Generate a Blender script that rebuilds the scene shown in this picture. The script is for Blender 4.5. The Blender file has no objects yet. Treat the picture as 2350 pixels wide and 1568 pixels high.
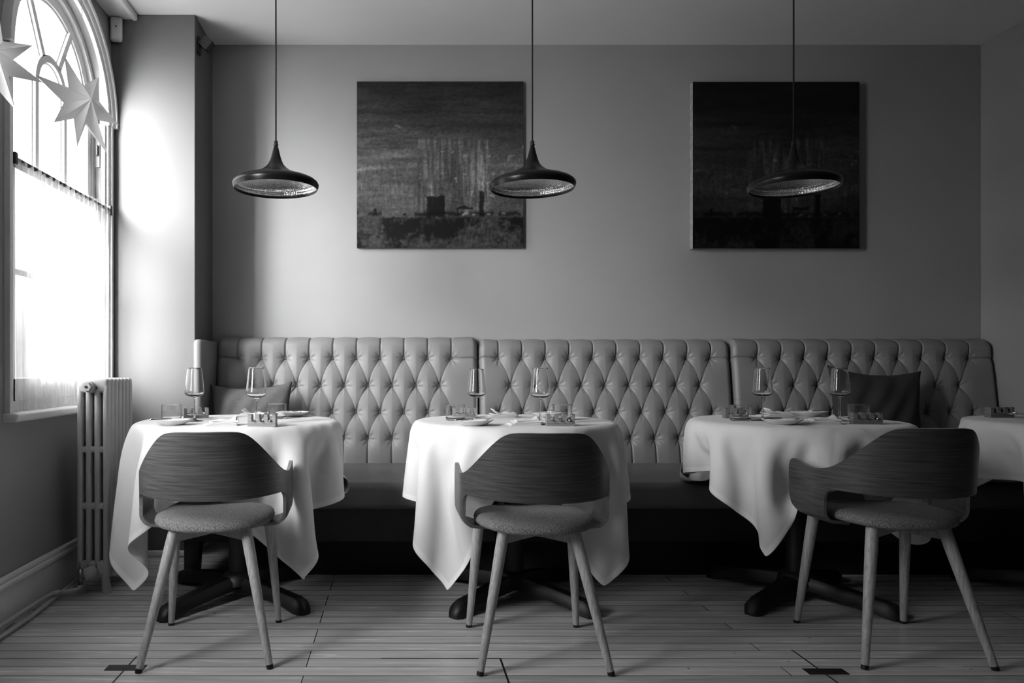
import bpy, bmesh, math, random
import numpy as np
from mathutils import Vector, Matrix
PI = math.pi
random.seed(4)
SC = bpy.context.scene
COL = SC.collection

# ------------------------------------------------------------------ camera
cam_d = bpy.data.cameras.new('camera')
cam = bpy.data.objects.new('camera', cam_d)
COL.objects.link(cam)
cam.location = (0, 0, 0.97)
cam.rotation_euler = (PI / 2, 0, 0)
cam_d.sensor_fit = 'HORIZONTAL'
cam_d.sensor_width = 36
cam_d.lens = 1700 / 2350 * 36
cam_d.shift_x = (1175 - 915) / 2350
cam_d.shift_y = (845 - 784) / 2350
cam_d.clip_start = 0.05
SC.camera = cam

# ------------------------------------------------------------------ world, daylight, exposure
SKY = 6.5
GLOW = 118.0     # brighter cloud around the hidden sun, up the street
world = bpy.data.worlds.new('World')
SC.world = world
world.use_nodes = True
wn = world.node_tree
wn.nodes.clear()
wo = wn.nodes.new('ShaderNodeOutputWorld')
bg = wn.nodes.new('ShaderNodeBackground')
tc = wn.nodes.new('ShaderNodeTexCoord')
sx = wn.nodes.new('ShaderNodeSeparateXYZ')
mr = wn.nodes.new('ShaderNodeMapRange')
mr.inputs['From Min'].default_value = 0.03
mr.inputs['From Max'].default_value = 0.5
mr.inputs['To Min'].default_value = 0.14
mr.inputs['To Max'].default_value = 1.0
mu = wn.nodes.new('ShaderNodeMath'); mu.operation = 'MULTIPLY'
mu.inputs[1].default_value = SKY
wn.links.new(tc.outputs['Generated'], sx.inputs[0])
wn.links.new(sx.outputs['Z'], mr.inputs['Value'])
wn.links.new(mr.outputs[0], mu.inputs[0])
dp = wn.nodes.new('ShaderNodeVectorMath'); dp.operation = 'DOT_PRODUCT'
nm = wn.nodes.new('ShaderNodeVectorMath'); nm.operation = 'NORMALIZE'
wn.links.new(tc.outputs['Generated'], nm.inputs[0]); wn.links.new(nm.outputs[0], dp.inputs[0])
sd = Vector((-.62, -1, .36)).normalized(); dp.inputs[1].default_value = sd
mx0 = wn.nodes.new('ShaderNodeMath'); mx0.operation = 'MAXIMUM'; mx0.inputs[1].default_value = 0
pw = wn.nodes.new('ShaderNodeMath'); pw.operation = 'POWER'; pw.inputs[1].default_value = 10
gl = wn.nodes.new('ShaderNodeMath'); gl.operation = 'MULTIPLY_ADD'; gl.inputs[1].default_value = GLOW
wn.links.new(dp.outputs['Value'], mx0.inputs[0]); wn.links.new(mx0.outputs[0], pw.inputs[0]); wn.links.new(pw.outputs[0], gl.inputs[0])
gr = wn.nodes.new('ShaderNodeMapRange')       # light thrown up by the pale pavement
gr.inputs['From Min'].default_value = -0.45; gr.inputs['From Max'].default_value = -0.15
gr.inputs['To Min'].default_value = 5.0; gr.inputs['To Max'].default_value = 0.0
wn.links.new(sx.outputs['Z'], gr.inputs['Value'])
ga = wn.nodes.new('ShaderNodeMath'); ga.operation = 'ADD'
wn.links.new(mu.outputs[0], ga.inputs[0]); wn.links.new(gr.outputs[0], ga.inputs[1])
wn.links.new(ga.outputs[0], gl.inputs[2])
wn.links.new(gl.outputs[0], bg.inputs['Strength'])
bg.inputs['Color'].default_value = (1, 1, 1, 1)
wn.links.new(bg.outputs[0], wo.inputs[0])
WIN_Y = (3.29, 1.62)
for wy in WIN_Y:
    ld = bpy.data.lights.new('daylight_portal', 'AREA')
    ld.shape = 'RECTANGLE'; ld.size = 2.0; ld.size_y = 1.0
    ld.cycles.is_portal = True
    lo = bpy.data.objects.new('daylight_portal', ld)
    lo.location = (-1.72, wy, 1.78)
    lo.rotation_euler = (0, -PI / 2, 0)
    COL.objects.link(lo)
vs = SC.view_settings
vs.view_transform = 'Standard'; vs.look = 'None'; vs.gamma = 1; vs.exposure = 0.15
vs.use_curve_mapping = False
SC.cycles.max_bounces = 10
SC.cycles.diffuse_bounces = 3
SC.cycles.transparent_max_bounces = 16
SC.cycles.sample_clamp_indirect = 6
SC.cycles.caustics_reflective = False
SC.cycles.caustics_refractive = False


# ------------------------------------------------------------------ materials
def new_mat(name):
    m = bpy.data.materials.new(name); m.use_nodes = True
    nt = m.node_tree
    return m, nt, nt.nodes['Principled BSDF']


def mat(name, v, rough=0.5, metal=0.0, spec=0.5, vary=0.0, scale=8.0, bump=0.0, bscale=60.0, stretch=(1, 1, 1), coat=0):
    m, nt, b = new_mat(name)
    b.inputs['Base Color'].default_value = (v, v, v, 1)
    b.inputs['Roughness'].default_value = rough
    b.inputs['Metallic'].default_value = metal
    b.inputs['Specular IOR Level'].default_value = spec
    b.inputs['Coat Weight'].default_value = coat
    co = nt.nodes.new('ShaderNodeTexCoord')
    mp = nt.nodes.new('ShaderNodeMapping'); mp.inputs['Scale'].default_value = stretch
    nt.links.new(co.outputs['Object'], mp.inputs[0])
    n = nt.nodes.new('ShaderNodeTexNoise'); n.inputs['Scale'].default_value = scale
    n.inputs['Detail'].default_value = 5
    nt.links.new(mp.outputs[0], n.inputs['Vector'])
    r = nt.nodes.new('ShaderNodeMapRange')
    r.inputs['From Min'].default_value = 0.3; r.inputs['From Max'].default_value = 0.7
    r.inputs['To Min'].default_value = v * (1 - vary); r.inputs['To Max'].default_value = v * (1 + vary)
    nt.links.new(n.outputs[0], r.inputs['Value'])
    nt.links.new(r.outputs[0], b.inputs['Base Color'])
    if bump > 0:
        n2 = nt.nodes.new('ShaderNodeTexNoise'); n2.inputs['Scale'].default_value = bscale
        n2.inputs['Detail'].default_value = 4
        nt.links.new(mp.outputs[0], n2.inputs['Vector'])
        bp = nt.nodes.new('ShaderNodeBump'); bp.inputs['Strength'].default_value = 1
        bp.inputs['Distance'].default_value = bump
        nt.links.new(n2.outputs[0], bp.inputs['Height'])
        nt.links.new(bp.outputs[0], b.inputs['Normal'])
    return m


def wood(name, lo, hi, stretch, rough=0.4, coord='Object', scale=1.0, ring=0.0, coat=0.0):
    """grained timber: long noise streaks plus optional cathedral rings"""
    m, nt, b = new_mat(name)
    L = nt.links
    co = nt.nodes.new('ShaderNodeTexCoord')
    mp = nt.nodes.new('ShaderNodeMapping'); mp.inputs['Scale'].default_value = stretch
    L.new(co.outputs[coord], mp.inputs[0])
    n = nt.nodes.new('ShaderNodeTexNoise'); n.inputs['Scale'].default_value = scale
    n.inputs['Detail'].default_value = 8; n.inputs['Roughness'].default_value = 0.65
    L.new(mp.outputs[0], n.inputs['Vector'])
    fac = n.outputs[0]
    if ring > 0:
        n3 = nt.nodes.new('ShaderNodeTexNoise'); n3.inputs['Scale'].default_value = scale * 0.16
        n3.inputs['Detail'].default_value = 1.5
        L.new(mp.outputs[0], n3.inputs['Vector'])
        mm = nt.nodes.new('ShaderNodeMath'); mm.operation = 'MULTIPLY'; mm.inputs[1].default_value = 60
        L.new(n3.outputs[0], mm.inputs[0])
        sn = nt.nodes.new('ShaderNodeMath'); sn.operation = 'SINE'
        L.new(mm.outputs[0], sn.inputs[0])
        ad = nt.nodes.new('ShaderNodeMath'); ad.operation = 'MULTIPLY_ADD'
        ad.inputs[1].default_value = ring
        L.new(sn.outputs[0], ad.inputs[0]); L.new(n.outputs[0], ad.inputs[2])
        fac = ad.outputs[0]
    r = nt.nodes.new('ShaderNodeMapRange')
    r.inputs['From Min'].default_value = 0.32; r.inputs['From Max'].default_value = 0.68
    r.inputs['To Min'].default_value = lo; r.inputs['To Max'].default_value = hi
    L.new(fac, r.inputs['Value'])
    L.new(r.outputs[0], b.inputs['Base Color'])
    b.inputs['Roughness'].default_value = rough
    b.inputs['Coat Weight'].default_value = coat
    bp = nt.nodes.new('ShaderNodeBump'); bp.inputs['Distance'].default_value = 0.0006
    L.new(fac, bp.inputs['Height']); L.new(bp.outputs[0], b.inputs['Normal'])
    return m


def floor_mat():
    m, nt, b = new_mat('floorboards')
    L = nt.links
    co = nt.nodes.new('ShaderNodeTexCoord')
    br = nt.nodes.new('ShaderNodeTexBrick')
    br.inputs['Scale'].default_value = 1.0
    br.inputs['Brick Width'].default_value = 2.7
    br.inputs['Row Height'].default_value = 0.069
    br.inputs['Mortar Size'].default_value = 0.0017
    br.inputs['Mortar Smooth'].default_value = 0.2
    br.inputs['Bias'].default_value = 0.0
    br.offset = 0.43; br.offset_frequency = 3; br.squash = 1
    br.inputs['Color1'].default_value = (0.0, 0, 0, 1)
    br.inputs['Color2'].default_value = (1, 1, 1, 1)
    br.inputs['Mortar'].default_value = (0.5, 0.5, 0.5, 1)
    mp0 = nt.nodes.new('ShaderNodeMapping'); mp0.inputs['Location'].default_value = (0.3, -0.0575, 0)
    L.new(co.outputs['Object'], mp0.inputs[0]); L.new(mp0.outputs[0], br.inputs['Vector'])
    mp = nt.nodes.new('ShaderNodeMapping'); mp.inputs['Scale'].default_value = (1.6, 26, 1)
    L.new(co.outputs['Object'], mp.inputs[0])
    n = nt.nodes.new('ShaderNodeTexNoise'); n.inputs['Scale'].default_value = 1.6
    n.inputs['Detail'].default_value = 8; n.inputs['Roughness'].default_value = 0.62
    L.new(mp.outputs[0], n.inputs['Vector'])
    n2 = nt.nodes.new('ShaderNodeTexNoise'); n2.inputs['Scale'].default_value = 2.3; n2.inputs['Detail'].default_value = 4
    L.new(co.outputs['Object'], n2.inputs['Vector'])
    # tone = base + board variation + grain + wear
    a1 = nt.nodes.new('ShaderNodeMath'); a1.operation = 'MULTIPLY_ADD'; a1.inputs[1].default_value = 0.20; a1.inputs[2].default_value = 0.13
    L.new(br.outputs['Color'], a1.inputs[0])
    a2 = nt.nodes.new('ShaderNodeMath'); a2.operation = 'MULTIPLY_ADD'; a2.inputs[1].default_value = 0.55
    L.new(n.outputs[0], a2.inputs[0]); L.new(a1.outputs[0], a2.inputs[2])
    a3 = nt.nodes.new('ShaderNodeMath'); a3.operation = 'MULTIPLY_ADD'; a3.inputs[1].default_value = 0.16
    L.new(n2.outputs[0], a3.inputs[0]); L.new(a2.outputs[0], a3.inputs[2])
    gap = nt.nodes.new('ShaderNodeMix'); gap.data_type = 'FLOAT'
    L.new(br.outputs['Fac'], gap.inputs[0])
    L.new(a3.outputs[0], gap.inputs[2]); gap.inputs[3].default_value = 0.012
    # dark specks
    vo = nt.nodes.new('ShaderNodeTexVoronoi'); vo.inputs['Scale'].default_value = 7
    L.new(co.outputs['Object'], vo.inputs['Vector'])
    sp = nt.nodes.new('ShaderNodeMapRange'); sp.inputs['From Min'].default_value = 0.02; sp.inputs['From Max'].default_value = 0.045
    sp.inputs['To Min'].default_value = 0.25
    L.new(vo.outputs['Distance'], sp.inputs['Value'])
    fm = nt.nodes.new('ShaderNodeMath'); fm.operation = 'MULTIPLY'
    L.new(gap.outputs[0], fm.inputs[0]); L.new(sp.outputs[0], fm.inputs[1])
    L.new(fm.outputs[0], b.inputs['Base Color'])
    rr = nt.nodes.new('ShaderNodeMapRange'); rr.inputs['To Min'].default_value = 0.14; rr.inputs['To Max'].default_value = 0.36
    L.new(n.outputs[0], rr.inputs['Value']); L.new(rr.outputs[0], b.inputs['Roughness'])
    bp = nt.nodes.new('ShaderNodeBump'); bp.inputs['Distance'].default_value = 0.0015; bp.invert = True
    L.new(br.outputs['Fac'], bp.inputs['Height']); L.new(bp.outputs[0], b.inputs['Normal'])
    return m


def glass_mat():
    m, nt, b = new_mat('clear glass')
    b.inputs['Base Color'].default_value = (1, 1, 1, 1)
    b.inputs['Roughness'].default_value = 0.0
    b.inputs['IOR'].default_value = 1.47
    b.inputs['Transmission Weight'].default_value = 1.0
    return m


def pane_mat():
    m = bpy.data.materials.new('window pane'); m.use_nodes = True
    nt = m.node_tree; nt.nodes.clear()
    o = nt.nodes.new('ShaderNodeOutputMaterial'); t = nt.nodes.new('ShaderNodeBsdfTransparent')
    g = nt.nodes.new('ShaderNodeBsdfGlossy'); g.inputs['Roughness'].default_value = 0.02
    mx = nt.nodes.new('ShaderNodeMixShader'); mx.inputs[0].default_value = 0.06
    nt.links.new(t.outputs[0], mx.inputs[1]); nt.links.new(g.outputs[0], mx.inputs[2]); nt.links.new(mx.outputs[0], o.inputs[0])
    return m


def sheer_mat():
    m = bpy.data.materials.new('sheer voile'); m.use_nodes = True
    nt = m.node_tree; nt.nodes.clear(); L = nt.links
    o = nt.nodes.new('ShaderNodeOutputMaterial')
    t = nt.nodes.new('ShaderNodeBsdfTransparent'); d = nt.nodes.new('ShaderNodeBsdfDiffuse'); tr = nt.nodes.new('ShaderNodeBsdfTranslucent')
    d.inputs[0].default_value = (0.6, 0.6, 0.6, 1); tr.inputs[0].default_value = (0.7, 0.7, 0.7, 1)
    m1 = nt.nodes.new('ShaderNodeMixShader'); m1.inputs[0].default_value = 0.5
    L.new(d.outputs[0], m1.inputs[1]); L.new(tr.outputs[0], m1.inputs[2])
    co = nt.nodes.new('ShaderNodeTexCoord'); mp = nt.nodes.new('ShaderNodeMapping'); mp.inputs['Scale'].default_value = (1, 1, 0.03)
    n = nt.nodes.new('ShaderNodeTexNoise'); n.inputs['Scale'].default_value = 90; n.inputs['Detail'].default_value = 3
    L.new(co.outputs['Object'], mp.inputs[0]); L.new(mp.outputs[0], n.inputs['Vector'])
    r = nt.nodes.new('ShaderNodeMapRange'); r.inputs['From Min'].default_value = 0.3; r.inputs['From Max'].default_value = 0.7
    r.inputs['To Min'].default_value = 0.20; r.inputs['To Max'].default_value = 0.66
    L.new(n.outputs[0], r.inputs['Value'])
    m2 = nt.nodes.new('ShaderNodeMixShader'); L.new(r.outputs[0], m2.inputs[0])
    L.new(t.outputs[0], m2.inputs[1]); L.new(m1.outputs[0], m2.inputs[2]); L.new(m2.outputs[0], o.inputs[0])
    return m


def paper_mat():
    m, nt, b = new_mat('thin white paper')
    b.inputs['Base Color'].default_value = (.85, .85, .85, 1); b.inputs['Roughness'].default_value = .8
    tr = nt.nodes.new('ShaderNodeBsdfTranslucent'); tr.inputs[0].default_value = (.8, .8, .8, 1)
    n = nt.nodes.new('ShaderNodeTexNoise'); n.inputs['Scale'].default_value = 30
    r = nt.nodes.new('ShaderNodeMapRange'); r.inputs['To Min'].default_value = .38; r.inputs['To Max'].default_value = .5
    nt.links.new(n.outputs[0], r.inputs['Value'])
    mx = nt.nodes.new('ShaderNodeMixShader'); nt.links.new(r.outputs[0], mx.inputs[0])
    nt.links.new(b.outputs[0], mx.inputs[1]); nt.links.new(tr.outputs[0], mx.inputs[2]); nt.links.new(mx.outputs[0], nt.nodes['Material Output'].inputs[0])
    return m


def linen_mat():
    m, nt, b = new_mat('white table linen')
    b.inputs['Base Color'].default_value = (0.8, 0.8, 0.8, 1)
    b.inputs['Roughness'].default_value = 0.75
    b.inputs['Sheen Weight'].default_value = 0.2
    L = nt.links
    co = nt.nodes.new('ShaderNodeTexCoord')
    n = nt.nodes.new('ShaderNodeTexNoise'); n.inputs['Scale'].default_value = 5; n.inputs['Detail'].default_value = 3
    L.new(co.outputs['Object'], n.inputs['Vector'])
    v = nt.nodes.new('ShaderNodeTexVoronoi'); v.feature = 'DISTANCE_TO_EDGE'; v.inputs['Scale'].default_value = 3.2
    L.new(co.outputs['Object'], v.inputs['Vector'])
    vr = nt.nodes.new('ShaderNodeMapRange'); vr.inputs['From Max'].default_value = .05; vr.inputs['To Max'].default_value = .35
    L.new(v.outputs['Distance'], vr.inputs['Value'])
    sm = nt.nodes.new('ShaderNodeMath'); sm.operation = 'ADD'; L.new(vr.outputs[0], sm.inputs[0]); L.new(n.outputs[0], sm.inputs[1])
    bp = nt.nodes.new('ShaderNodeBump'); bp.inputs['Distance'].default_value = 0.006; bp.inputs['Strength'].default_value = 0.35
    L.new(sm.outputs[0], bp.inputs['Height']); L.new(bp.outputs[0], b.inputs['Normal'])
    r = nt.nodes.new('ShaderNodeMapRange'); r.inputs['To Min'].default_value = 0.74; r.inputs['To Max'].default_value = 0.86
    L.new(n.outputs[0], r.inputs['Value']); L.new(r.outputs[0], b.inputs['Base Color'])
    o = nt.nodes['Material Output']
    tr = nt.nodes.new('ShaderNodeBsdfTranslucent'); tr.inputs[0].default_value = (0.8, 0.8, 0.8, 1)
    mx = nt.nodes.new('ShaderNodeMixShader'); mx.inputs[0].default_value = 0.12
    L.new(b.outputs[0], mx.inputs[1]); L.new(tr.outputs[0], mx.inputs[2]); L.new(mx.outputs[0], o.inputs[0])
    return m


def hammered_mat():
    m, nt, b = new_mat('hammered bright metal')
    L = nt.links
    b.inputs['Base Color'].default_value = (0.92, 0.92, 0.92, 1); b.inputs['Metallic'].default_value = 1
    b.inputs['Roughness'].default_value = 0.16
    uv = nt.nodes.new('ShaderNodeTexCoord')
    mp = nt.nodes.new('ShaderNodeMapping'); mp.inputs['Scale'].default_value = (110, 26, 1)
    L.new(uv.outputs['UV'], mp.inputs[0])
    v = nt.nodes.new('ShaderNodeTexVoronoi'); v.inputs['Scale'].default_value = 1; v.inputs['Randomness'].default_value = 0.35
    L.new(mp.outputs[0], v.inputs['Vector'])
    bp = nt.nodes.new('ShaderNodeBump'); bp.inputs['Distance'].default_value = 0.0018; bp.inputs['Strength'].default_value = 0.8
    L.new(v.outputs['Distance'], bp.inputs['Height']); L.new(bp.outputs[0], b.inputs['Normal'])
    return m


def vcol_mat():
    m, nt, b = new_mat('oil painted canvas')
    a = nt.nodes.new('ShaderNodeVertexColor'); a.layer_name = 'paint'
    nt.links.new(a.outputs[0], b.inputs['Base Color'])
    b.inputs['Roughness'].default_value = 0.5
    b.inputs['Specular IOR Level'].default_value = 0.2
    return m


M = dict(
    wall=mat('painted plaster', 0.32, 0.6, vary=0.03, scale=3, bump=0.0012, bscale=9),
    farwall=mat('plaster darkened against bounce', 0.03, 0.6, vary=0.03, scale=3),  # unseen walls, made near black to cut light bounced back into the room
    ceil=mat('ceiling plaster', 0.8, 0.7, vary=0.03, scale=2, bump=0.001, bscale=5),
    pierwall=mat('wall plaster darkened against glare', 0.128, 0.6, vary=0.03, scale=3, bump=0.0012, bscale=7),  # same paint as the wall, darkened to hold down the window light
    white=mat('white gloss paint', 0.82, 0.35, vary=0.03, scale=20),
    rad=mat('cream radiator enamel', 0.50, 0.35, vary=0.06, scale=14, bump=0.0004, bscale=90),
    floor=floor_mat(),
    leather=mat('buttoned leather', 0.21, 0.46, spec=0.4, vary=0.06, scale=6, bump=0.0005, bscale=260),
    seatleather=mat('seat leather', 0.14, 0.42, vary=0.08, scale=6, bump=0.0006, bscale=200),
    button=mat('leather button', 0.09, 0.45),
    darkwood=mat('black stained timber', 0.015, 0.45, vary=0.2),
    veneer=wood('walnut veneer', 0.040, 0.105, (2.2, 60, 1), 0.36, 'UV', 3.2, ring=0.07),
    legwood=wood('pale oak leg', 0.27, 0.52, (60, 60, 3.5), 0.45, 'Object', 2.0),
    plyedge=wood('pale ply edge', 0.16, 0.34, (8, 8, 300), 0.5, 'Object', 2.0),
    fabric=mat('flecked seat wool', 0.20, 0.95, vary=0.7, scale=330, bump=0.0012, bscale=500, stretch=(1, 1, 0.5)),
    black=mat('black rubber', 0.008, 0.5),
    iron=mat('black cast iron', 0.005, 0.5, vary=0.2, scale=40, bump=0.0006, bscale=160),
    linen=linen_mat(),
    hem=mat('doubled linen hem', 0.88, 0.8, bump=0.0004, bscale=300),
    china=mat('white china', 0.85, 0.12, coat=0.5),
    steel=mat('polished steel', 0.75, 0.12, metal=1.0),
    chrome=mat('dull chrome valve', 0.25, 0.3, metal=1.0),
    blockwood=wood('striped block timber', 0.10, 0.42, (3, 3, 90), 0.5, 'Object', 1.6),
    blockdark=wood('dark striped block timber', 0.05, 0.26, (3, 3, 90), 0.5, 'Object', 1.6),
    glass=glass_mat(), pane=pane_mat(), sheer=sheer_mat(),
    lampblack=mat('satin black spun metal', 0.005, 0.3, spec=0.25),
    hammered=hammered_mat(),
    cord=mat('black braided flex', 0.008, 0.7, bump=0.001, bscale=900),
    paint=vcol_mat(),
    canvas=mat('raw canvas edge', 0.30, 0.9, vary=0.3, scale=30),
    pillow=mat('dark linen cushion', 0.11, 0.95, vary=0.22, scale=220, bump=0.0008, bscale=420),
    pillowdark=mat('black linen cushion', 0.03, 0.9, vary=0.3, scale=180, bump=0.0008, bscale=420),
    paper=paper_mat(),
    plate=mat('dark floor plate', 0.012, 0.5, vary=0.5, scale=60),
    stone=mat('pale facade', 0.55, 0.8, vary=0.1),
    slot=mat('bare weathered timber', 0.07, 0.9, vary=0.8, scale=14, stretch=(2, 2, 0.4)),
    plastic=mat('white plastic', 0.75, 0.35),
    smoke=mat('smoked dome', 0.01, 0.05, coat=1.0),
)


# ------------------------------------------------------------------ object helpers
def obj(name, bm, m, parent=None, smooth=False, loc=None, label=None, auto=None):
    me = bpy.data.meshes.new(name)
    bmesh.ops.recalc_face_normals(bm, faces=bm.faces[:])
    if smooth:
        for f in bm.faces: f.smooth = True
        if auto:
            for e in bm.edges:
                if len(e.link_faces) == 2 and e.calc_face_angle(0) > auto: e.smooth = False
    bm.to_mesh(me); bm.free()
    me.materials.append(m)
    o = bpy.data.objects.new(name, me); COL.objects.link(o)
    if parent: o.parent = parent
    if loc: o.location = loc
    if label: o['label'] = label
    return o


def thing(name, label, cat, loc=(0, 0, 0), rz=0, group=None):
    o = bpy.data.objects.new(name, None); COL.objects.link(o)
    o.location = loc; o.rotation_euler = (0, 0, rz)
    o['label'] = label; o['category'] = cat
    o.empty_display_size = 0.05
    if group: o['group'] = group
    return o


def tag(o, label, cat, group=None):
    o['label'] = label; o['category'] = cat
    if group: o['group'] = group
    return o


def struct(name, bm, m, parent=None, smooth=False):
    o = obj(name, bm, m, parent, smooth)
    if parent is None: o['kind'] = 'structure'
    return o


def sempty(name, loc=(0, 0, 0)):
    o = bpy.data.objects.new(name, None); COL.objects.link(o); o.location = loc
    o['kind'] = 'structure'
    return o


def box(bm, x0, x1, y0, y1, z0, z1, bev=0.0, seg=2, rot=None, piv=None):
    r = bmesh.ops.create_cube(bm, size=1)
    vs_ = r['verts']
    bmesh.ops.scale(bm, vec=(x1 - x0, y1 - y0, z1 - z0), verts=vs_)
    bmesh.ops.translate(bm, vec=((x0 + x1) / 2, (y0 + y1) / 2, (z0 + z1) / 2), verts=vs_)
    if bev > 0:
        es = list({e for v in vs_ for e in v.link_edges})
        rr = bmesh.ops.bevel(bm, geom=es, offset=bev, segments=seg, profile=0.5, affect='EDGES')
        vs_ = list({v for f in rr['faces'] for v in f.verts} | {v for v in vs_ if v.is_valid})
    if rot is not None:
        bmesh.ops.rotate(bm, cent=piv or (0, 0, 0), matrix=rot, verts=vs_)
    return vs_


def tube(bm, pts, radii, seg=12, cap=True, flat=None):
    """sweep a circle along pts; flat=(sx,sy) squashes the section"""
    pts = [Vector(p) for p in pts]
    if not isinstance(radii, (list, tuple)): radii = [radii] * len(pts)
    rings = []
    t0 = (pts[1] - pts[0]).normalized()
    up = Vector((0, 0, 1)) if abs(t0.z) < 0.9 else Vector((0, 1, 0))
    n = t0.cross(up).normalized()
    for i, p in enumerate(pts):
        if i == 0: t = (pts[1] - pts[0])
        elif i == len(pts) - 1: t = (pts[-1] - pts[-2])
        else: t = (pts[i + 1] - pts[i - 1])
        t.normalize()
        n = (n - t * n.dot(t)).normalized(); b = t.cross(n)
        fx, fy = flat if flat else (1, 1)
        rings.append([bm.verts.new(p + (n * math.cos(2 * PI * k / seg) * fx + b * math.sin(2 * PI * k / seg) * fy) * radii[i]) for k in range(seg)])
    for a, c in zip(rings, rings[1:]):
        for k in range(seg):
            bm.faces.new((a[k], a[(k + 1) % seg], c[(k + 1) % seg], c[k]))
    if cap:
        bm.faces.new(rings[0]); bm.faces.new(rings[-1][::-1])
    return rings


def lathe(bm, prof, seg=48, center=(0, 0, 0), uv=False, fine=0):
    """prof: list of (r, z). r==0 gives a pole"""
    cx, cy, cz = center
    if fine:
        q = [prof[0]]
        for (r0, z0), (r1, z1) in zip(prof, prof[1:]):
            n = max(1, int(math.hypot(r1 - r0, z1 - z0) / fine))
            n = max(n, 3)
            ts = [.06, .5, .94] if n == 3 else [.3 / n] + [k / n for k in range(1, n)] + [1 - .3 / n]
            q += [(r0 + (r1 - r0) * t, z0 + (z1 - z0) * t) for t in ts] + [(r1, z1)]
        prof = q
    lay = bm.loops.layers.uv.verify() if uv else None
    rings = []
    for r, z in prof:
        if r < 1e-6: rings.append([bm.verts.new((cx, cy, cz + z))])
        else: rings.append([bm.verts.new((cx + r * math.cos(2 * PI * k / seg), cy + r * math.sin(2 * PI * k / seg), cz + z)) for k in range(seg)])
    L = [0]
    for (r0, z0), (r1, z1) in zip(prof, prof[1:]): L.append(L[-1] + math.hypot(r1 - r0, z1 - z0))
    for i, (a, c) in enumerate(zip(rings, rings[1:])):
        for k in range(seg):
            k2 = (k + 1) % seg
            if len(a) == 1 and len(c) == 1: continue
            if len(a) == 1: f = bm.faces.new((a[0], c[k2], c[k])); co = [(k, i), (k + 1, i + 1), (k, i + 1)]
            elif len(c) == 1: f = bm.faces.new((a[k], a[k2], c[0])); co = [(k, i), (k + 1, i), (k, i + 1)]
            else: f = bm.faces.new((a[k], a[k2], c[k2], c[k])); co = [(k, i), (k + 1, i), (k + 1, i + 1), (k, i + 1)]
            if uv:
                for lp, (u, v) in zip(f.loops, co): lp[lay].uv = (u / seg, L[v] / 0.25)


def chaikin(p, n=2, closed=True):
    for _ in range(n):
        q = []
        for i in range(len(p)):
            a = p[i]; b = p[(i + 1) % len(p)]
            q.append((a[0] * .75 + b[0] * .25, a[1] * .75 + b[1] * .25))
            q.append((a[0] * .25 + b[0] * .75, a[1] * .25 + b[1] * .75))
        p = q
    return p


def copy_thing(root, loc, rz, label, group=None):
    r = root.copy(); COL.objects.link(r)
    r.location = loc; r.rotation_euler = (0, 0, rz); r['label'] = label
    if group: r['group'] = group
    for ch in list(root.children):
        c = ch.copy(); COL.objects.link(c); c.parent = r
        for g in list(ch.children):
            d = g.copy(); COL.objects.link(d); d.parent = c
    return r


# ------------------------------------------------------------------ room shell
XW = -1.483      # window wall
YB = 4.177       # back wall
YP = 3.82        # pier face
XP = -1.05       # pier side
XR = 3.28        # right return
ZC = 2.793       # ceiling
YF = -3.2        # wall behind the viewer
XR2 = 4.6
SPR = 2.2        # springing of the arches
WT = 0.22

bm = bmesh.new(); box(bm, -1.75, XR2 + .2, YF - .2, YB + .2, -0.1, 0); struct('floor', bm, M['floor'])
bm = bmesh.new(); box(bm, -1.75, XR2 + .2, YF - .2, YB + .2, ZC, ZC + .1); struct('ceiling', bm, M['ceil'])
bm = bmesh.new(); box(bm, XP - .05, XR2 + .2, YB, YB + .2, 0, ZC); struct('wall_back', bm, M['wall'])
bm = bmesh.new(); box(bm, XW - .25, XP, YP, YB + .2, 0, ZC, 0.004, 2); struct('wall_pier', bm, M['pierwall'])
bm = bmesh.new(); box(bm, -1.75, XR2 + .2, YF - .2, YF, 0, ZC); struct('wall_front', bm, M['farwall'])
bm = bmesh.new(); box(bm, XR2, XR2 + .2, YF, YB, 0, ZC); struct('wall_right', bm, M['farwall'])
bm = bmesh.new(); box(bm, XR, XR + .3, 3.5, YB, 0, ZC, 0.004, 2); struct('wall_return', bm, M['wall'])

# window wall with arched openings
OR = 0.465       # opening half width
bm = bmesh.new()
edges = [YF - .2]
for wy in sorted(WIN_Y): edges += [wy - OR, wy + OR]
edges.append(YP)
x0, x1 = XW - WT, XW
for i in range(0, len(edges), 2):
    box(bm, x0, x1, edges[i], edges[i + 1], 0, ZC)
for wy in WIN_Y:
    box(bm, x0, x1, wy - OR, wy + OR, 0, 0.80)
    n = 28
    for k in range(n):
        t0 = PI - PI * k / n; t1 = PI - PI * (k + 1) / n
        ya, za = wy + OR * math.cos(t0), SPR + OR * math.sin(t0)
        yb, zb = wy + OR * math.cos(t1), SPR + OR * math.sin(t1)
        v = [bm.verts.new(p) for p in ((x0, ya, za), (x1, ya, za), (x1, yb, zb), (x0, yb, zb), (x0, ya, ZC), (x1, ya, ZC), (x1, yb, ZC), (x0, yb, ZC))]
        for f in ((0, 1, 2, 3), (4, 7, 6, 5), (1, 5, 6, 2), (0, 3, 7, 4)): bm.faces.new([v[q] for q in f])
struct('wall_left', bm, M['wall'])

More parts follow.
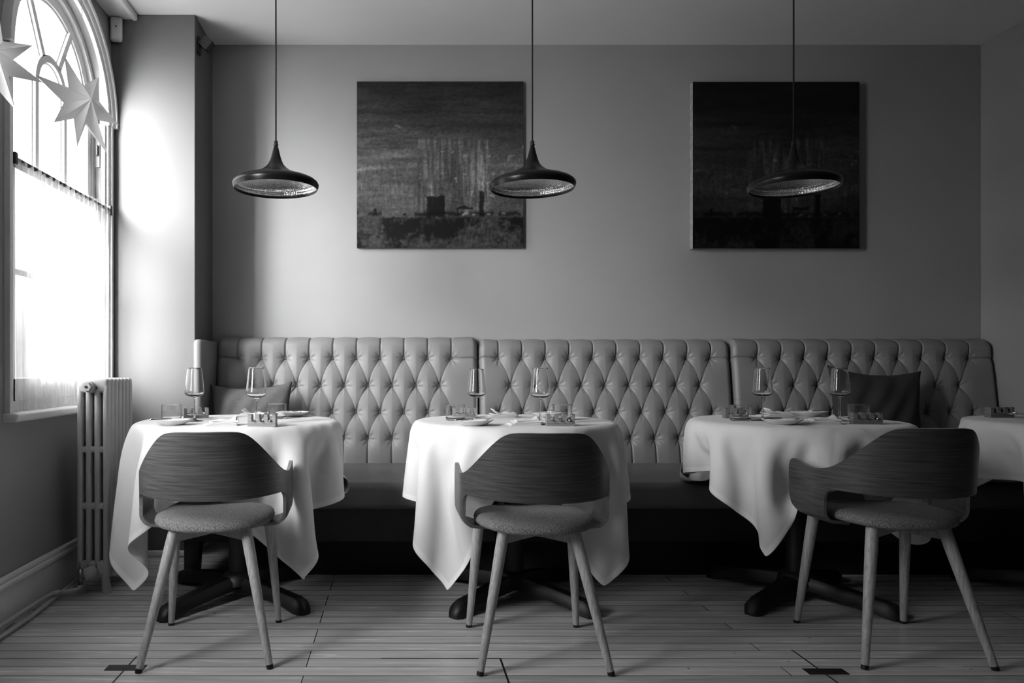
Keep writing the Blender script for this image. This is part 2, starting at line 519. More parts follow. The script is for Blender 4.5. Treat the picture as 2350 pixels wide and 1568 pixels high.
# baseboards and trims
bm = bmesh.new()
box(bm, XW, XW + .018, YF, YP, 0, 0.15); box(bm, XW, XW + .030, YF, YP, 0.15, 0.172, 0.006); box(bm, XW, XW + .022, YF, YP, 0.172, 0.192, 0.006)
struct('baseboard_left', bm, M['white'])
bm = bmesh.new(); box(bm, XW + .03, XP + .015, YP - .02, YP, 0, 0.032, 0.008); box(bm, XP, XP + .018, YP, YB, 0, 0.032, .006)
struct('baseboard_pier', bm, M['white'])
bm = bmesh.new(); box(bm, XW, -1.353, YF, YP, ZC - .025, ZC, 0.003)
box(bm, -1.372, -1.345, YF, YP, ZC - .034, ZC, 0.008, 3)
struct('trim_1', bm, M['white'])


def arch_band(bm, y0, r0, r1, xa, xb, zs=SPR, a0=0, a1=PI, n=40):
    """extruded ring sector in the window plane"""
    ra = []
    for k in range(n + 1):
        t = a0 + (a1 - a0) * k / n
        c, s = math.cos(t), math.sin(t)
        ra.append([bm.verts.new((x, y0 + r * c, zs + r * s)) for x, r in ((xa, r0), (xb, r0), (xb, r1), (xa, r1))])
    for a, b in zip(ra, ra[1:]):
        for q in range(4): bm.faces.new((a[q], a[(q + 1) % 4], b[(q + 1) % 4], b[q]))
    bm.faces.new(ra[0]); bm.faces.new(ra[-1][::-1])


def bar(bm, ya, za, yb, zb, w, xa, xb):
    d = Vector((yb - ya, zb - za)); d.normalize(); n = Vector((-d.y, d.x)) * w / 2
    q = [(ya + n.x, za + n.y), (ya - n.x, za - n.y), (yb - n.x, zb - n.y), (yb + n.x, zb + n.y)]
    v = [bm.verts.new((xa, *p)) for p in q] + [bm.verts.new((xb, *p)) for p in q]
    for f in ((0, 1, 2, 3), (7, 6, 5, 4), (0, 4, 5, 1), (1, 5, 6, 2), (2, 6, 7, 3), (3, 7, 4, 0)): bm.faces.new([v[i] for i in f])


def make_window(i, wy):
    w = sempty('window_%d' % i, (XW, wy, 0.8))

    def ch(name, bm, m):
        bmesh.ops.translate(bm, vec=(-XW, -wy, -0.8), verts=bm.verts[:])
        return obj(name, bm, m, w)
    # architrave on the wall face: moulded band, sides and arch
    bm = bmesh.new()
    for r0, r1, d in ((OR - .005, OR + .022, .016), (OR + .018, OR + .048, .026), (OR + .044, OR + .064, .038)):
        arch_band(bm, wy, r0, r1, XW - .002, XW + d)
    ch('arch_moulding', bm, M['white'])
    bm = bmesh.new()
    for s in (-1, 1):
        for r0, r1, d in ((OR - .005, OR + .02, .012), (OR + .018, OR + .04, .022)):
            ya, yb = sorted((wy + s * r0, wy + s * r1)); box(bm, XW - .002, XW + d, ya, yb, 0.8, SPR, 0.002)
    ch('architrave', bm, M['white'])
    # box frame with the open weight channel
    bm = bmesh.new()
    for s in (-1, 1):
        ya, yb = sorted((wy + s * (OR - .03), wy + s * OR)); box(bm, XW - .13, XW - .055, ya, yb, 0.8, SPR)
        ya, yb = sorted((wy + s * (OR - .02), wy + s * OR)); box(bm, XW - .055, XW - .0, ya, yb, 0.8, SPR)
    arch_band(bm, wy, OR - .03, OR, XW - .13, XW - .04)
    ch('box_frame', bm, M['white'])
    bm = bmesh.new()
    box(bm, XW - .05, XW - .018, wy + OR - .023, wy + OR - .018, 1.78, 2.14)
    cn = ch('sash_channel', bm, M['slot'])
    bm = bmesh.new()
    box(bm, XW - .046, XW - .022, wy + OR - .0265, wy + OR - .0225, 1.98, 2.13, 0.001)
    tube(bm, [(XW - .034, wy + OR - .034, 2.04), (XW - .034, wy + OR - .034, 2.09)], .006, 10)
    bmesh.ops.translate(bm, vec=(-XW, -wy, -0.8), verts=bm.verts[:])
    obj('pulley', bm, M['black'], cn)
    # lower sash
    G = OR - .03
    xa, xb = XW - .055, XW - .02
    bm = bmesh.new()
    for s in (-1, 1):
        ya, yb = sorted((wy + s * (G - .05), wy + s * G)); box(bm, xa, xb, ya, yb, 0.84, 1.80, 0.003)
    box(bm, xa, xb, wy - G, wy + G, 0.84, 0.93, .003); box(bm, xa, xb, wy - G, wy + G, 1.755, 1.80, .003)
    box(bm, xa + .004, xb - .002, wy - G, wy + G, 1.337, 1.362, .003)
    for yy in (wy - .128, wy + .128): box(bm, xa + .004, xb - .004, yy - .014, yy + .014, .9, 1.78, .003)
    ch('lower_sash', bm, M['white'])
    # upper sash with fan tracery
    xa, xb = XW - .098, XW - .06
    bm = bmesh.new()
    for s in (-1, 1):
        ya, yb = sorted((wy + s * (G - .05), wy + s * G)); box(bm, xa, xb, ya, yb, 1.76, SPR, 0.003)
    box(bm, xa, xb, wy - G, wy + G, 1.755, 1.795, .003)
    arch_band(bm, wy, G - .05, G, xa, xb); arch_band(bm, wy, G - .062, G - .05, xa + .008, xb - .008)
    arch_band(bm, wy, .118, .150, xa + .004, xb + .004); arch_band(bm, wy, .110, .118, xa + .01, xb - .01)
    for yy in (wy - .134, wy + .134):
        box(bm, xa + .004, xb + .004, yy - .016, yy + .016, 1.78, SPR, .004)
        box(bm, xa + .010, xb - .010, yy - .023, yy + .023, 1.78, SPR, .002)
    for a in (PI / 3, 2 * PI / 3):
        bar(bm, wy + .145 * math.cos(a), SPR + .145 * math.sin(a), wy + (G - .03) * math.cos(a), SPR + (G - .03) * math.sin(a), .03, xa + .004, xb + .004)
        bar(bm, wy + .145 * math.cos(a), SPR + .145 * math.sin(a), wy + (G - .03) * math.cos(a), SPR + (G - .03) * math.sin(a), .044, xa + .01, xb - .01)
    us = ch('upper_sash', bm, M['white'])
    bm = bmesh.new()
    vv = [bm.verts.new((XW - .08, wy - G + .02, 1.78)), bm.verts.new((XW - .08, wy + G - .02, 1.78))]
    vv += [bm.verts.new((XW - .08, wy + (G - .02) * math.cos(t), SPR + (G - .02) * math.sin(t))) for t in [PI * k / 24 for k in range(25)]]
    bm.faces.new(vv); ch('upper_pane', bm, M['pane'])
    bm = bmesh.new()
    vv = [bm.verts.new((XW - .038, wy + a * (G - .02), z)) for a, z in ((-1, .88), (1, .88), (1, 1.78), (-1, 1.78))]
    bm.faces.new(vv); ch('lower_pane', bm, M['pane'])
    # sill board
    bm = bmesh.new(); box(bm, XW - .15, XW + .0, wy - OR, wy + OR, 0.795, 0.84)
    box(bm, XW - .05, XW + .055, wy - OR - .05, min(wy + OR + .05, YP - .002), 0.765, 0.80, 0.012, 3)
    ch('window_sill', bm, M['white'])


for i, wy in enumerate(WIN_Y): make_window(i + 1, wy)

# facade across the street, seen washed out through the glass
fac = thing('building', 'pale building across the street, washed out behind the window panes', 'building', (-9, 8, 0))
bm = bmesh.new(); box(bm, -.3, 0, -10, 9, -1, 2.1); obj('wall', bm, M['stone'], fac)
bm = bmesh.new(); box(bm, -.1, .12, -10, 9, 2.1, 2.25); box(bm, -.1, .08, -10, 9, .3, .42); obj('cornice', bm, M['white'], fac)

# ------------------------------------------------------------------ window dressing
for i, wy in enumerate(WIN_Y):
    where = ('the arched window by the pier', 'the arched window nearest the viewer')[i]
    rod = thing('curtain_rod', 'thin dark rod holding the sheer half curtain across ' + where, 'curtain rod', (XW + .014, wy, 1.772))
    bm = bmesh.new(); tube(bm, [(0, -.455, 0), (0, .462, 0)], .009, 10); obj('rod', bm, M['slot'], rod, True)
    for s in (-1, 1):
        bm = bmesh.new(); box(bm, -.014, .014, s * .468 - .008, s * .468 + .012, -.026, .022, .004); obj('bracket', bm, M['black'], rod)
    bm = bmesh.new()
    nu, nv = 260, 26
    grid = []
    rnd = random.Random(i); ph = [rnd.uniform(0, 6) for _ in range(5)]
    for j in range(nv + 1):
        row = []
        z = 1.785 - (1.785 - .806) * j / nv
        for k in range(nu + 1):
            y = wy - .452 + .904 * k / nu
            g = min(1, .35 + .65 * j / 6)
            s = .006 * math.sin(y * 120 + ph[0]) * (1 if j < 3 else .4) + g * (.007 * math.sin(y * 47 + ph[1] + .4 * math.sin(z * 3)) + .006 * math.sin(y * 83 + ph[2] + .6 * math.sin(z * 2 + 1)))
            row.append(bm.verts.new((XW + .022 + s, y, z + .003 * math.sin(y * 120) * (j == 0))))
        grid.append(row)
    for a, b in zip(grid, grid[1:]):
        for k in range(nu): bm.faces.new((a[k], a[k + 1], b[k + 1], b[k]))
    c = obj('cafe_curtain', bm, M['sheer'], smooth=True)
    tag(c, 'sheer white half curtain gathered over ' + where, 'curtain')


def star(tips, depth, loc, n, label, string):
    """folded paper star: tips = (angle deg, length) in the star's plane, n = facing direction"""
    t = thing('paper_star', label, 'paper star', loc)
    n = Vector(n).normalized(); r = Vector((0, 0, 1)).cross(n).normalized(); u = n.cross(r)
    # r points to the right as seen from the side n faces
    P = lambda a, l, d=0: r * math.cos(a) * l + u * math.sin(a) * l + n * d
    bm = bmesh.new()
    tips = sorted([(math.radians(a), l) for a, l in tips])
    f_ = bm.verts.new(P(0, 0, depth)); b_ = bm.verts.new(P(0, 0, -depth))
    ring = []
    for i, (a, l) in enumerate(tips):
        a2 = tips[(i + 1) % len(tips)][0] + (2 * PI if i == len(tips) - 1 else 0)
        ring.append(bm.verts.new(P(a, l))); ring.append(bm.verts.new(P((a + a2) / 2, .072)))
    for i in range(len(ring)):
        a, b = ring[i], ring[(i + 1) % len(ring)]
        bm.faces.new((f_, a, b)); bm.faces.new((b_, b, a))
    obj('star', bm, M['paper'], t)
    bm = bmesh.new(); tube(bm, [P(PI / 2, .075, -.0), Vector((0, 0, string))], .0009, 6); obj('string', bm, M['white'], t)


star([(62, .14), (-17, .155), (-60, .20), (-97, .17), (-138, .145), (160, .185), (112, .18)], .075,
     (-1.205, 2.82, 1.975), (.74, -.67, .02), 'white folded paper star hanging whole in front of the arched window', .60)
star([(80, .16), (30, .15), (-12, .165), (-62, .16), (-112, .15), (-165, .16), (130, .15)], .06,
     (-1.23, 2.22, 1.905), (.74, -.67, .02), 'second white paper star, only one point showing at the left edge', .72)

# ------------------------------------------------------------------ pier fittings
t = thing('motion_sensor', 'small white motion sensor box high in the corner beside the arched window', 'sensor', (-1.447, YP - .022, 2.705), .25)
bm = bmesh.new(); box(bm, -.03, .03, -.022, .016, -.062, .062, .014, 4); obj('housing', bm, M['plastic'], t, True)
bm = bmesh.new(); box(bm, -.004, .004, -.0245, -.021, .006, .012); obj('indicator', bm, M['slot'], t)

t = thing('dome_camera', 'round white dome camera with dark lens fixed to the ceiling', 'camera', (-1.225, 3.475, ZC))
bm = bmesh.new(); lathe(bm, [(0, 0), (.062, 0), (.063, -.008), (.058, -.022), (.045, -.04), (.03, -.051), (0, -.054)], 40); obj('housing', bm, M['plastic'], t, True)
bm = bmesh.new(); bmesh.ops.create_uvsphere(bm, u_segments=20, v_segments=14, radius=.024); bmesh.ops.translate(bm, vec=(.012, -.022, -.036), verts=bm.verts[:]); obj('lens', bm, M['smoke'], t, True)
for a, b in ((-.03, -.042), (.036, -.038)):
    bm = bmesh.new(); bmesh.ops.create_uvsphere(bm, u_segments=10, v_segments=8, radius=.006); bmesh.ops.translate(bm, vec=(a, b, -.022), verts=bm.verts[:]); obj('screw', bm, M['smoke'], t, True)

t = thing('spotlight', 'small black cube spotlight on a bracket on the shaded side of the pier', 'spotlight', (XP, 3.875, 2.655))
bm = bmesh.new(); box(bm, 0, .012, -.022, .022, -.045, .045, .005); obj('mounting_plate', bm, M['black'], t)
bm = bmesh.new(); tube(bm, [(.008, 0, -.005), (.03, 0, 0)], .009, 10); obj('arm', bm, M['black'], t)
bm = bmesh.new(); box(bm, -.028, .028, -.028, .028, -.028, .028, .003)
bmesh.ops.rotate(bm, cent=(0, 0, 0), matrix=Matrix.Rotation(.75, 3, 'Y'), verts=bm.verts[:]); bmesh.ops.translate(bm, vec=(.046, 0, .010), verts=bm.verts[:])
obj('lamp_head', bm, M['black'], t)

# ------------------------------------------------------------------ radiator
rad = thing('radiator', 'tall cream cast iron column radiator standing under the window', 'radiator', (-1.3135, 3.172, 0))
PITCH = .043
for k in range(7):
    y0, y1 = k * PITCH + .002, (k + 1) * PITCH - .002
    ym = (y0 + y1) / 2
    bm = bmesh.new()
    box(bm, -.0675, .0675, y0, y1, .862, .925, .014, 4)
    box(bm, -.0675, .0675, y0, y1, .07, .142, .014, 4)
    for zz in (.620, .377): box(bm, -.062, .062, y0 + .003, y1 - .003, zz - .014, zz + .014, .006, 2)
    for j in range(4):
        xc = -.0555 + .037 * j
        w = .0118
        box(bm, xc - w, xc + w, y0, y1, .10, .90, .009, 3)
    if k in (0, 6):
        for s in (-1, 1):
            tube(bm, [(s * .047, ym, .12), (s * .05, ym, .06), (s * .055, ym, .0)], [.021, .017, .021], 12)
    obj('section', bm, M['rad'], rad, True, auto=.7)
bm = bmesh.new(); tube(bm, [(-.012, .002, .890), (-.012, -.02, .890)], .024, 24); tube(bm, [(-.012, -.018, .890), (-.012, -.032, .890)], .0195, 6); obj('hexagonal_plug', bm, M['rad'], rad)
bm = bmesh.new(); tube(bm, [(-.012, -.03, .890), (-.012, -.034, .890)], .006, 12); obj('bleed_screw', bm, M['black'], rad)
vl = thing('radiator_pipework', 'bent white heating pipes with a chrome valve running along the baseboard', 'pipe', (-1.335, 3.14, .09))
bm = bmesh.new(); tube(bm, [(.03, .035, .01), (.0, -.005, .0)], .026, 18); obj('union_nut', bm, M['rad'], vl, True)
bm = bmesh.new(); tube(bm, [(-.01, -.01, -.035), (-.01, -.01, .03)], .011, 14); tube(bm, [(-.01, -.01, .0), (.02, .02, .0)], .014, 14); tube(bm, [(-.01, -.01, .02), (-.014, -.01, .06)], .004, 8); obj('valve', bm, M['chrome'], vl, True)
bm = bmesh.new()
tube(bm, [(-.01, -.01, -.03), (-.012, -.012, -.048), (-.022, -.02, -.055), (-.06, -.055, -.052), (-.085, -.085, -.050), (-.1, -.12, -.052), (-.102, -.3, -.052), (-.102, -1.4, -.052)], .0085, 12)
obj('pipe', bm, M['rad'], vl, True)
bm = bmesh.new(); tube(bm, [(-.10, .25, -.058), (-.085, -.1, -.07), (-.078, -.3, -.076), (-.078, -1.4, -.076)], .0085, 12); obj('pipe', bm, M['rad'], vl, True)
bm = bmesh.new(); tube(bm, [(-.072, -.068, -.051), (-.094, -.098, -.051)], .0125, 14); obj('coupling', bm, M['rad'], vl, True)


# ------------------------------------------------------------------ button-backed banquette
def back_panel(xa, xb, bx0, sp, zt):
    """one tufted back: returns bmesh and button positions. profile runs from the seat up and rolls over the top"""
    rows = [(1.023, 10, 0.0), (0.872, 9, .5), (0.727, 10, 0.0), (0.585, 9, .5)]
    B = [[(bx0 + (i + sh) * sp, z) for i in range(n)] for z, n, sh in rows]
    segs = []
    for r in range(3):
        for (x, z) in B[r]:
            for (x2, z2) in B[r + 1]:
                if abs(x - x2) < sp * .6: segs.append((x, z, x2, z2))
    for (x, z) in B[0]: segs.append((x, z, x + .004, zt + .06))
    for (x, z) in B[3]: segs.append((x, z, x, .44))
    segs.append((B[0][0][0], B[0][0][1], xa, B[0][0][1] + .012)); segs.append((B[0][-1][0], B[0][-1][1], xb, B[0][-1][1] + .004))
    h = .0034
    nx = int((xb - xa) / h); total = (zt - .44) + .075
    nz = int(total / h)
    X = np.linspace(xa, xb, nx + 1)[None, :].repeat(nz + 1, 0)
    T = np.linspace(0, total, nz + 1)[:, None].repeat(nx + 1, 1)
    Z = .44 + T
    rT = .04
    zs = zt - rT
    dmin = np.full(X.shape, 9.0)
    for (x1_, z1_, x2_, z2_) in segs:
        dx, dz = x2_ - x1_, z2_ - z1_; LL = dx * dx + dz * dz
        t = np.clip(((X - x1_) * dx + (Z - z1_) * dz) / LL, 0, 1)
        bow = .010 * np.sin(t * PI) * (1 if (dx * dz) < 0 else -1) * (abs(dx) > .02) * (abs(dz) > .05)
        d = np.hypot(X - x1_ - t * dx - bow, Z - z1_ - t * dz)
        dmin = np.minimum(dmin, d)
    rb = np.full(X.shape, 9.0); th = np.zeros(X.shape)
    for row in B:
        for (x, z) in row:
            d = np.hypot(X - x, Z - z); m_ = d < rb
            rb = np.where(m_, d, rb); th = np.where(m_, np.arctan2(Z - z, X - x) + x * 7, th)
    D = .031 * (1 - np.exp(-(rb / .024) ** 1.15)) + .008 * (1 - np.exp(-dmin / .032)) + .0095 * (1 - np.exp(-(dmin / .0030) ** 2))
    D += .0022 * np.cos(7 * th) * np.exp(-((rb - .024) / .016) ** 2) * (1 - np.exp(-(dmin / .008) ** 2))
    e = np.minimum(X - xa, xb - X); e = np.clip(e / .035, 0, 1)
    D -= .045 * (1 - np.sqrt(1 - (1 - e) ** 2))
    rise = -.030 * (1 - np.sqrt(1 - (1 - e) ** 2))
    # base profile
    y_face = lambda z: 4.035 + .085 * (z - .45) / .65
    ang = np.clip((Z - zs) / rT, 0, PI / 2)
    over = np.maximum(0, (Z - zs) / rT - PI / 2) * rT
    by = np.where(Z < zs, y_face(Z), y_face(zs) + rT * (1 - np.cos(ang)) + over)
    bz = np.where(Z < zs, Z, zs + rT * np.sin(ang)) + rise * (Z > .8)
    ny = -np.where(Z < zs, 1.0, np.cos(ang)); nzv = np.where(Z < zs, 0.0, np.sin(ang))
    py = by + ny * D; pz = bz + nzv * (D - .03)
    py = np.minimum(py, YB - .003)
    pts = np.stack([X, py, pz], -1).reshape(-1, 3)
    k = np.arange(nz)[:, None] * (nx + 1) + np.arange(nx)[None, :]
    quads = np.stack([k, k + 1, k + nx + 2, k + nx + 1], -1).reshape(-1, 4)
    bt = []
    for row in B:
        for (x, z) in row: bt.append((x, y_face(z) - .009, z))
    return pts, quads, bt


SECT = [(-1.005, .437, -.887, .1307, 1.127, 'pale leather banquette section at the left, its end wing beside the pier'),
        (.441, 1.826, .548, .1300, 1.115, 'middle section of the buttoned leather banquette, behind the second table'),
        (1.831, 3.275, 1.976, .1295, 1.118, 'shadowed right section of the buttoned leather banquette ending at the wall')]
for q, (xa, xb, bx0, sp, zt, lab) in enumerate(SECT):
    s = thing('banquette', lab, 'banquette', ((xa + xb) / 2, 3.75, 0), 0, 'buttoned banquette sections along the back wall')
    off = Vector((-(xa + xb) / 2, -3.75, 0))
    pts, quads, bt = back_panel(xa, xb, bx0, sp, zt)
    me = bpy.data.meshes.new('backrest')
    me.from_pydata((pts + np.array(off)).tolist(), [], quads.tolist())
    me.polygons.foreach_set('use_smooth', [True] * len(quads)); me.materials.append(M['leather'])
    bk = bpy.data.objects.new('backrest', me); COL.objects.link(bk); bk.parent = s
    # seat cushion
    bm = bmesh.new(); box(bm, xa + .002, xb - .002, 3.30, 4.04, .335, .458, .035, 6)
    bmesh.ops.translate(bm, vec=off, verts=bm.verts[:]); obj('seat', bm, M['seatleather'], s, True)
    bm = bmesh.new(); box(bm, xa, xb, 3.345, 4.10, .185, .34, .004); bmesh.ops.translate(bm, vec=off, verts=bm.verts[:]); obj('front_rail', bm, M['darkwood'], s)
    px0 = -.77 if q == 0 else xa
    bm = bmesh.new(); box(bm, px0, xb, 3.478, 4.10, 0, .19); bmesh.ops.translate(bm, vec=off, verts=bm.verts[:]); obj('plinth', bm, M['black'], s)
    bbm = bmesh.new(); bmesh.ops.create_uvsphere(bbm, u_segments=14, v_segments=8, radius=.0125)
    bmesh.ops.scale(bbm, vec=(1, .55, 1), verts=bbm.verts[:])
    b0 = obj('button', bbm, M['button'], s, True)
    b0.location = Vector(bt[0]) + off
    for p in bt[1:]:
        b = b0.copy(); COL.objects.link(b); b.location = Vector(p) + off
    if q == 0:
        bm = bmesh.new()
        box(bm, -1.048, -1.0, 3.765, 4.15, .40, 1.118, .022, 5)
        bmesh.ops.translate(bm, vec=off, verts=bm.verts[:]); obj('end_wing', bm, M['leather'], s, True)
        bm = bmesh.new()
        v = box(bm, -.985, -.915, 3.40, 3.47, 0, .19)
        for vv in v:
            if vv.co.z < .01 and vv.co.x > -.95: vv.co.x -= .012
        bmesh.ops.translate(bm, vec=off, verts=bm.verts[:]); obj('leg', bm, M['darkwood'], s)


def cushion(name, w, h, th, loc, tilt, rz, m, label, roll=0):
    bm = bmesh.new(); n = 44
    rnd = random.Random(name + label)
    sides = []
    for sgn in (-1, 1):
        g = []
        for j in range(n + 1):
            row = []
            for i in range(n + 1):
                u = -1 + 2 * i / n; v = -1 + 2 * j / n
                pin = .10
                x = u * w / 2 * (1 - pin * (1 - v * v)); z = v * h / 2 * (1 - pin * 1.5 * (1 - u * u))
                b = max(0, (1 - abs(u) ** 2.6)) ** .55 * max(0, (1 - abs(v) ** 2.6)) ** .55
                wr = .10 * math.sin(6 * u + 3 * v) * math.sin(4 * v - 2 * u) + .06 * math.sin(13 * u - 8 * v)
                y = sgn * th / 2 * b * (1 + wr)
                row.append(bm.verts.new((x, y, z + h / 2)))
            g.append(row)
        for a, b in zip(g, g[1:]):
            for i in range(n): bm.faces.new((a[i], a[i + 1], b[i + 1], b[i]))
    bmesh.ops.remove_doubles(bm, verts=bm.verts[:], dist=.0004)
    o = obj(name, bm, m, smooth=True)
    o.location = loc; o.rotation_euler = (tilt, roll, rz)
    return tag(o, label, 'cushion')


cushion('cushion', .44, .44, .13, (-.772, 3.865, .458), -.16, .0, M['pillow'], 'dark grey linen cushion leaning in the left corner of the banquette', -.03)
cushion('cushion', .50, .52, .15, (2.50, 3.86, .458), -.16, .0, M['pillowdark'], 'black cushion leaning on the banquette behind the third table', .06)

# ------------------------------------------------------------------ paintings


def vnoise(u, v, su, sv, seed):
    rs = np.random.RandomState(seed); g = rs.rand(int(sv) + 3, int(su) + 3)
    x = u * su; y = v * sv; xi = x.astype(int); yi = y.astype(int); fx = x - xi; fy = y - yi
    fx = fx * fx * (3 - 2 * fx); fy = fy * fy * (3 - 2 * fy)
    return (g[yi, xi] * (1 - fx) + g[yi, xi + 1] * fx) * (1 - fy) + (g[yi + 1, xi] * (1 - fx) + g[yi + 1, xi + 1] * fx) * fy


def painting(name, cx, cz, w, seed, k, dark, label, d=.022):
    t = thing(name, label, 'painting', (cx, YB, cz), 0, 'square abstract canvases on the back wall')
    n = 300
    U, V = np.meshgrid(np.linspace(0, 1, n + 1), np.linspace(0, 1, n + 1))
    U0, V0 = U, V
    wx = vnoise(U, V, 22, 60, seed + 90) - .5; wy_ = vnoise(U, V, 40, 25, seed + 91) - .5; wz = vnoise(U, V, 120, 120, seed + 92) - .5
    U = np.clip(U + .004 * wx + .004 * wz, 0, .9999); V = np.clip(V + .010 * wy_ + .008 * wz, 0, .9999)
    N = lambda a, b, s: vnoise(U, V, a, b, seed * 31 + s)
    sky = .030 + .05 * N(3, 40, 1) * N(5, 14, 2) + .05 * N(9, 90, 3) * N(3, 7, 4)
    sky *= .35 + 1.5 * np.exp(-((V - .45) / .28) ** 2)
    streak = N(70, 6, 5) * .6 + N(130, 11, 6) * .4
    body = np.exp(-((np.maximum(0, np.abs(U - .57) - .20)) / .03) ** 2) * np.exp(-((np.maximum(0, np.abs(V - .43) - .20)) / .025) ** 2)
    img = sky * (1 - .75 * body) + body * (.03 + .34 * streak ** 2.4 * (.25 + N(7, 7, 7)))
    sp = (N(45, 38, 8) > .90) & (V < .62) & (V > .28) & (U > .4)
    img = img + .18 * sp * N(90, 90, 9)
    img += .16 * np.exp(-((V - .475 - .006 * np.sin(9 * U)) / .012) ** 2) * np.clip(1 - U * 3.2, 0, 1) * N(12, 60, 10)
    band = np.exp(-((V - .205 - .012 * (N(50, 3, 27) - .5)) / .014) ** 2)
    img *= 1 - .93 * band * (N(24, 4, 11) > .25)
    tower = np.zeros_like(U)
    for a, b, c, e in ((.42, .53, .10, .30), (.735, .765, .18, .33), (.60, .70, .232, .242), (.60, .61, .2, .24), (.1, .12, .2, .23)):
        tower = np.maximum(tower, ((U > a) & (U < b) & (V > c) & (V < e + .02 * N(40, 3, 12))) * .93)
    img *= 1 - tower
    brush = (N(60, 150, 21) * .5 + N(150, 290, 22) * .5)
    vert = (N(160, 24, 23) * .5 + N(280, 60, 24) * .5)
    mid_ = np.exp(-((V - .36) / .16) ** 2)
    img *= (.45 + 1.1 * brush) * (1 - mid_ * .6 + mid_ * 1.25 * vert)
    gnd = np.clip((.19 - V) / .01, 0, 1)
    blot = np.clip((N(9, 8, 13) * .45 + N(28, 26, 14) * .3 + N(80, 90, 25) * .25 - .40) * 4.5, 0, 1)
    img = img * (1 - gnd) + gnd * (.003 + .075 * blot * (N(60, 90, 15) * .6 + N(150, 30, 26) * .4))
    for px_, py_ in ((.655, .205), (.64, .2), (.79, .205), (.88, .207), (.7, .2), (.24, .735), (.255, .725)):
        img += .22 * np.exp(-((U - px_) / .010) ** 2 - ((V - py_) / .005) ** 2)
    img *= 1 - .5 * (np.exp(-((V - .60) / .008) ** 2) * (U < .35) + .6 * np.exp(-((V - .74) / .02) ** 2) + .5 * np.exp(-((V - .82) / .025) ** 2))
    for _ in range(1):
        p_ = np.pad(img, 1, mode='edge'); img = .4 * img + .15 * (p_[:-2, 1:-1] + p_[2:, 1:-1] + p_[1:-1, :-2] + p_[1:-1, 2:])
    img = np.clip(img * dark + .0015, 0, 1)
    if k: img = np.clip(img ** 1.15, 0, 1)
    bm = bmesh.new()
    vv = [[bm.verts.new((-w / 2 + w * i / n, -d - .0006, -w / 2 + w * j / n)) for i in range(n + 1)] for j in range(n + 1)]
    for j in range(n):
        for i in range(n): bm.faces.new((vv[j][i], vv[j][i + 1], vv[j + 1][i + 1], vv[j + 1][i]))
    o = obj('painted_face', bm, M['paint'], t)
    ca = o.data.color_attributes.new('paint', 'FLOAT_COLOR', 'POINT')
    f = img.ravel(); arr = np.stack([f, f, f, np.ones_like(f)], 1).astype(np.float32).ravel()
    ca.data.foreach_set('color', arr)
    bm = bmesh.new(); box(bm, -w / 2, w / 2, -d, -.001, -w / 2, w / 2, .003); obj('canvas_edge', bm, M['canvas'] if k else M['darkwood'], t)


painting('painting', .2325, 2.111, .934, 3, 0, .95, 'square dark canvas with a pale streaked centre, left of the two paintings')
painting('painting', 2.105, 2.102, .930, 8, 1, .45, 'nearly black square canvas with pale left edge, behind the third pendant', .045)


# ------------------------------------------------------------------ pendant lamps
def make_pendant():
    t = thing('pendant_lamp', '', 'pendant lamp', (0, 0, 0), 0, 'black flared pendants over the tables')
    outer = [(.006, .190), (.011, .175), (.017, .150), (.024, .125), (.032, .107), (.045, .092), (.064, .078), (.090, .066), (.120, .056), (.148, .047), (.166, .039), (.177, .030), (.1815, .021), (.180, .012), (.1745, .0)]
    bm = bmesh.new(); lathe(bm, [(.0, .191)] + outer + [(.1725, .0), (.1755, .0115), (.174, .0125)], 96); obj('shade', bm, M['lampblack'], t, True, auto=.8)
    inner = [(.1735, .0015), (.1752, .010), (.1765, .019), (.1735, .0215), (.1745, .0225), (.172, .031), (.160, .037), (.142, .044), (.115, .053), (.086, .063), (.060, .074), (.042, .087), (.028, .104), (.0, .112)]
    bm = bmesh.new(); lathe(bm, inner, 128, uv=True); obj('hammered_lining', bm, M['hammered'], t, True)
    bm = bmesh.new(); lathe(bm, [(0, .206), (.0065, .206), (.0085, .203), (.0085, .192), (.0115, .188), (.006, .185)], 20); obj('cord_grip', bm, M['black'], t, True)
    bm = bmesh.new(); tube(bm, [(0, 0, .2), (0, 0, ZC - 1.728)], .0034, 10); obj('cord', bm, M['cord'], t, True)
    return t


lamp = make_pendant()
for i, (x, lab) in enumerate(((-.521, 'black flared pendant lamp hanging over the table by the radiator'),
                              (.567, 'black flared pendant lamp overlapping the right edge of the lighter painting'),
                              (1.675, 'black flared pendant lamp hanging in front of the nearly black painting'))):
    if i == 0: lamp.location = (x, 3.142, 1.728); lamp['label'] = lab
    else: copy_thing(lamp, (x, 3.142, 1.728), 0, lab)

# ------------------------------------------------------------------ chairs
CA, CB, TIP = .25, .235, .155


def plan(a):
    """point and inward normal on the U of the shell at arc position a (0 = middle of the back)"""
    s = 1 if a >= 0 else -1
    q = abs(a); Q = .381
    if q < Q:
        ph = PI / 2 * q / Q
        x, y = CA * math.sin(ph), .005 - CB * math.cos(ph)
        nx, ny = -math.sin(ph) / CA, math.cos(ph) / CB
        l = math.hypot(nx, ny); nx /= l; ny /= l
        back = math.cos(ph)
    else:
        x, y = CA + (q - Q) * .02, .005 + (q - Q); nx, ny = -1, 0; back = 0
    return x * s, y, nx * s, ny, back


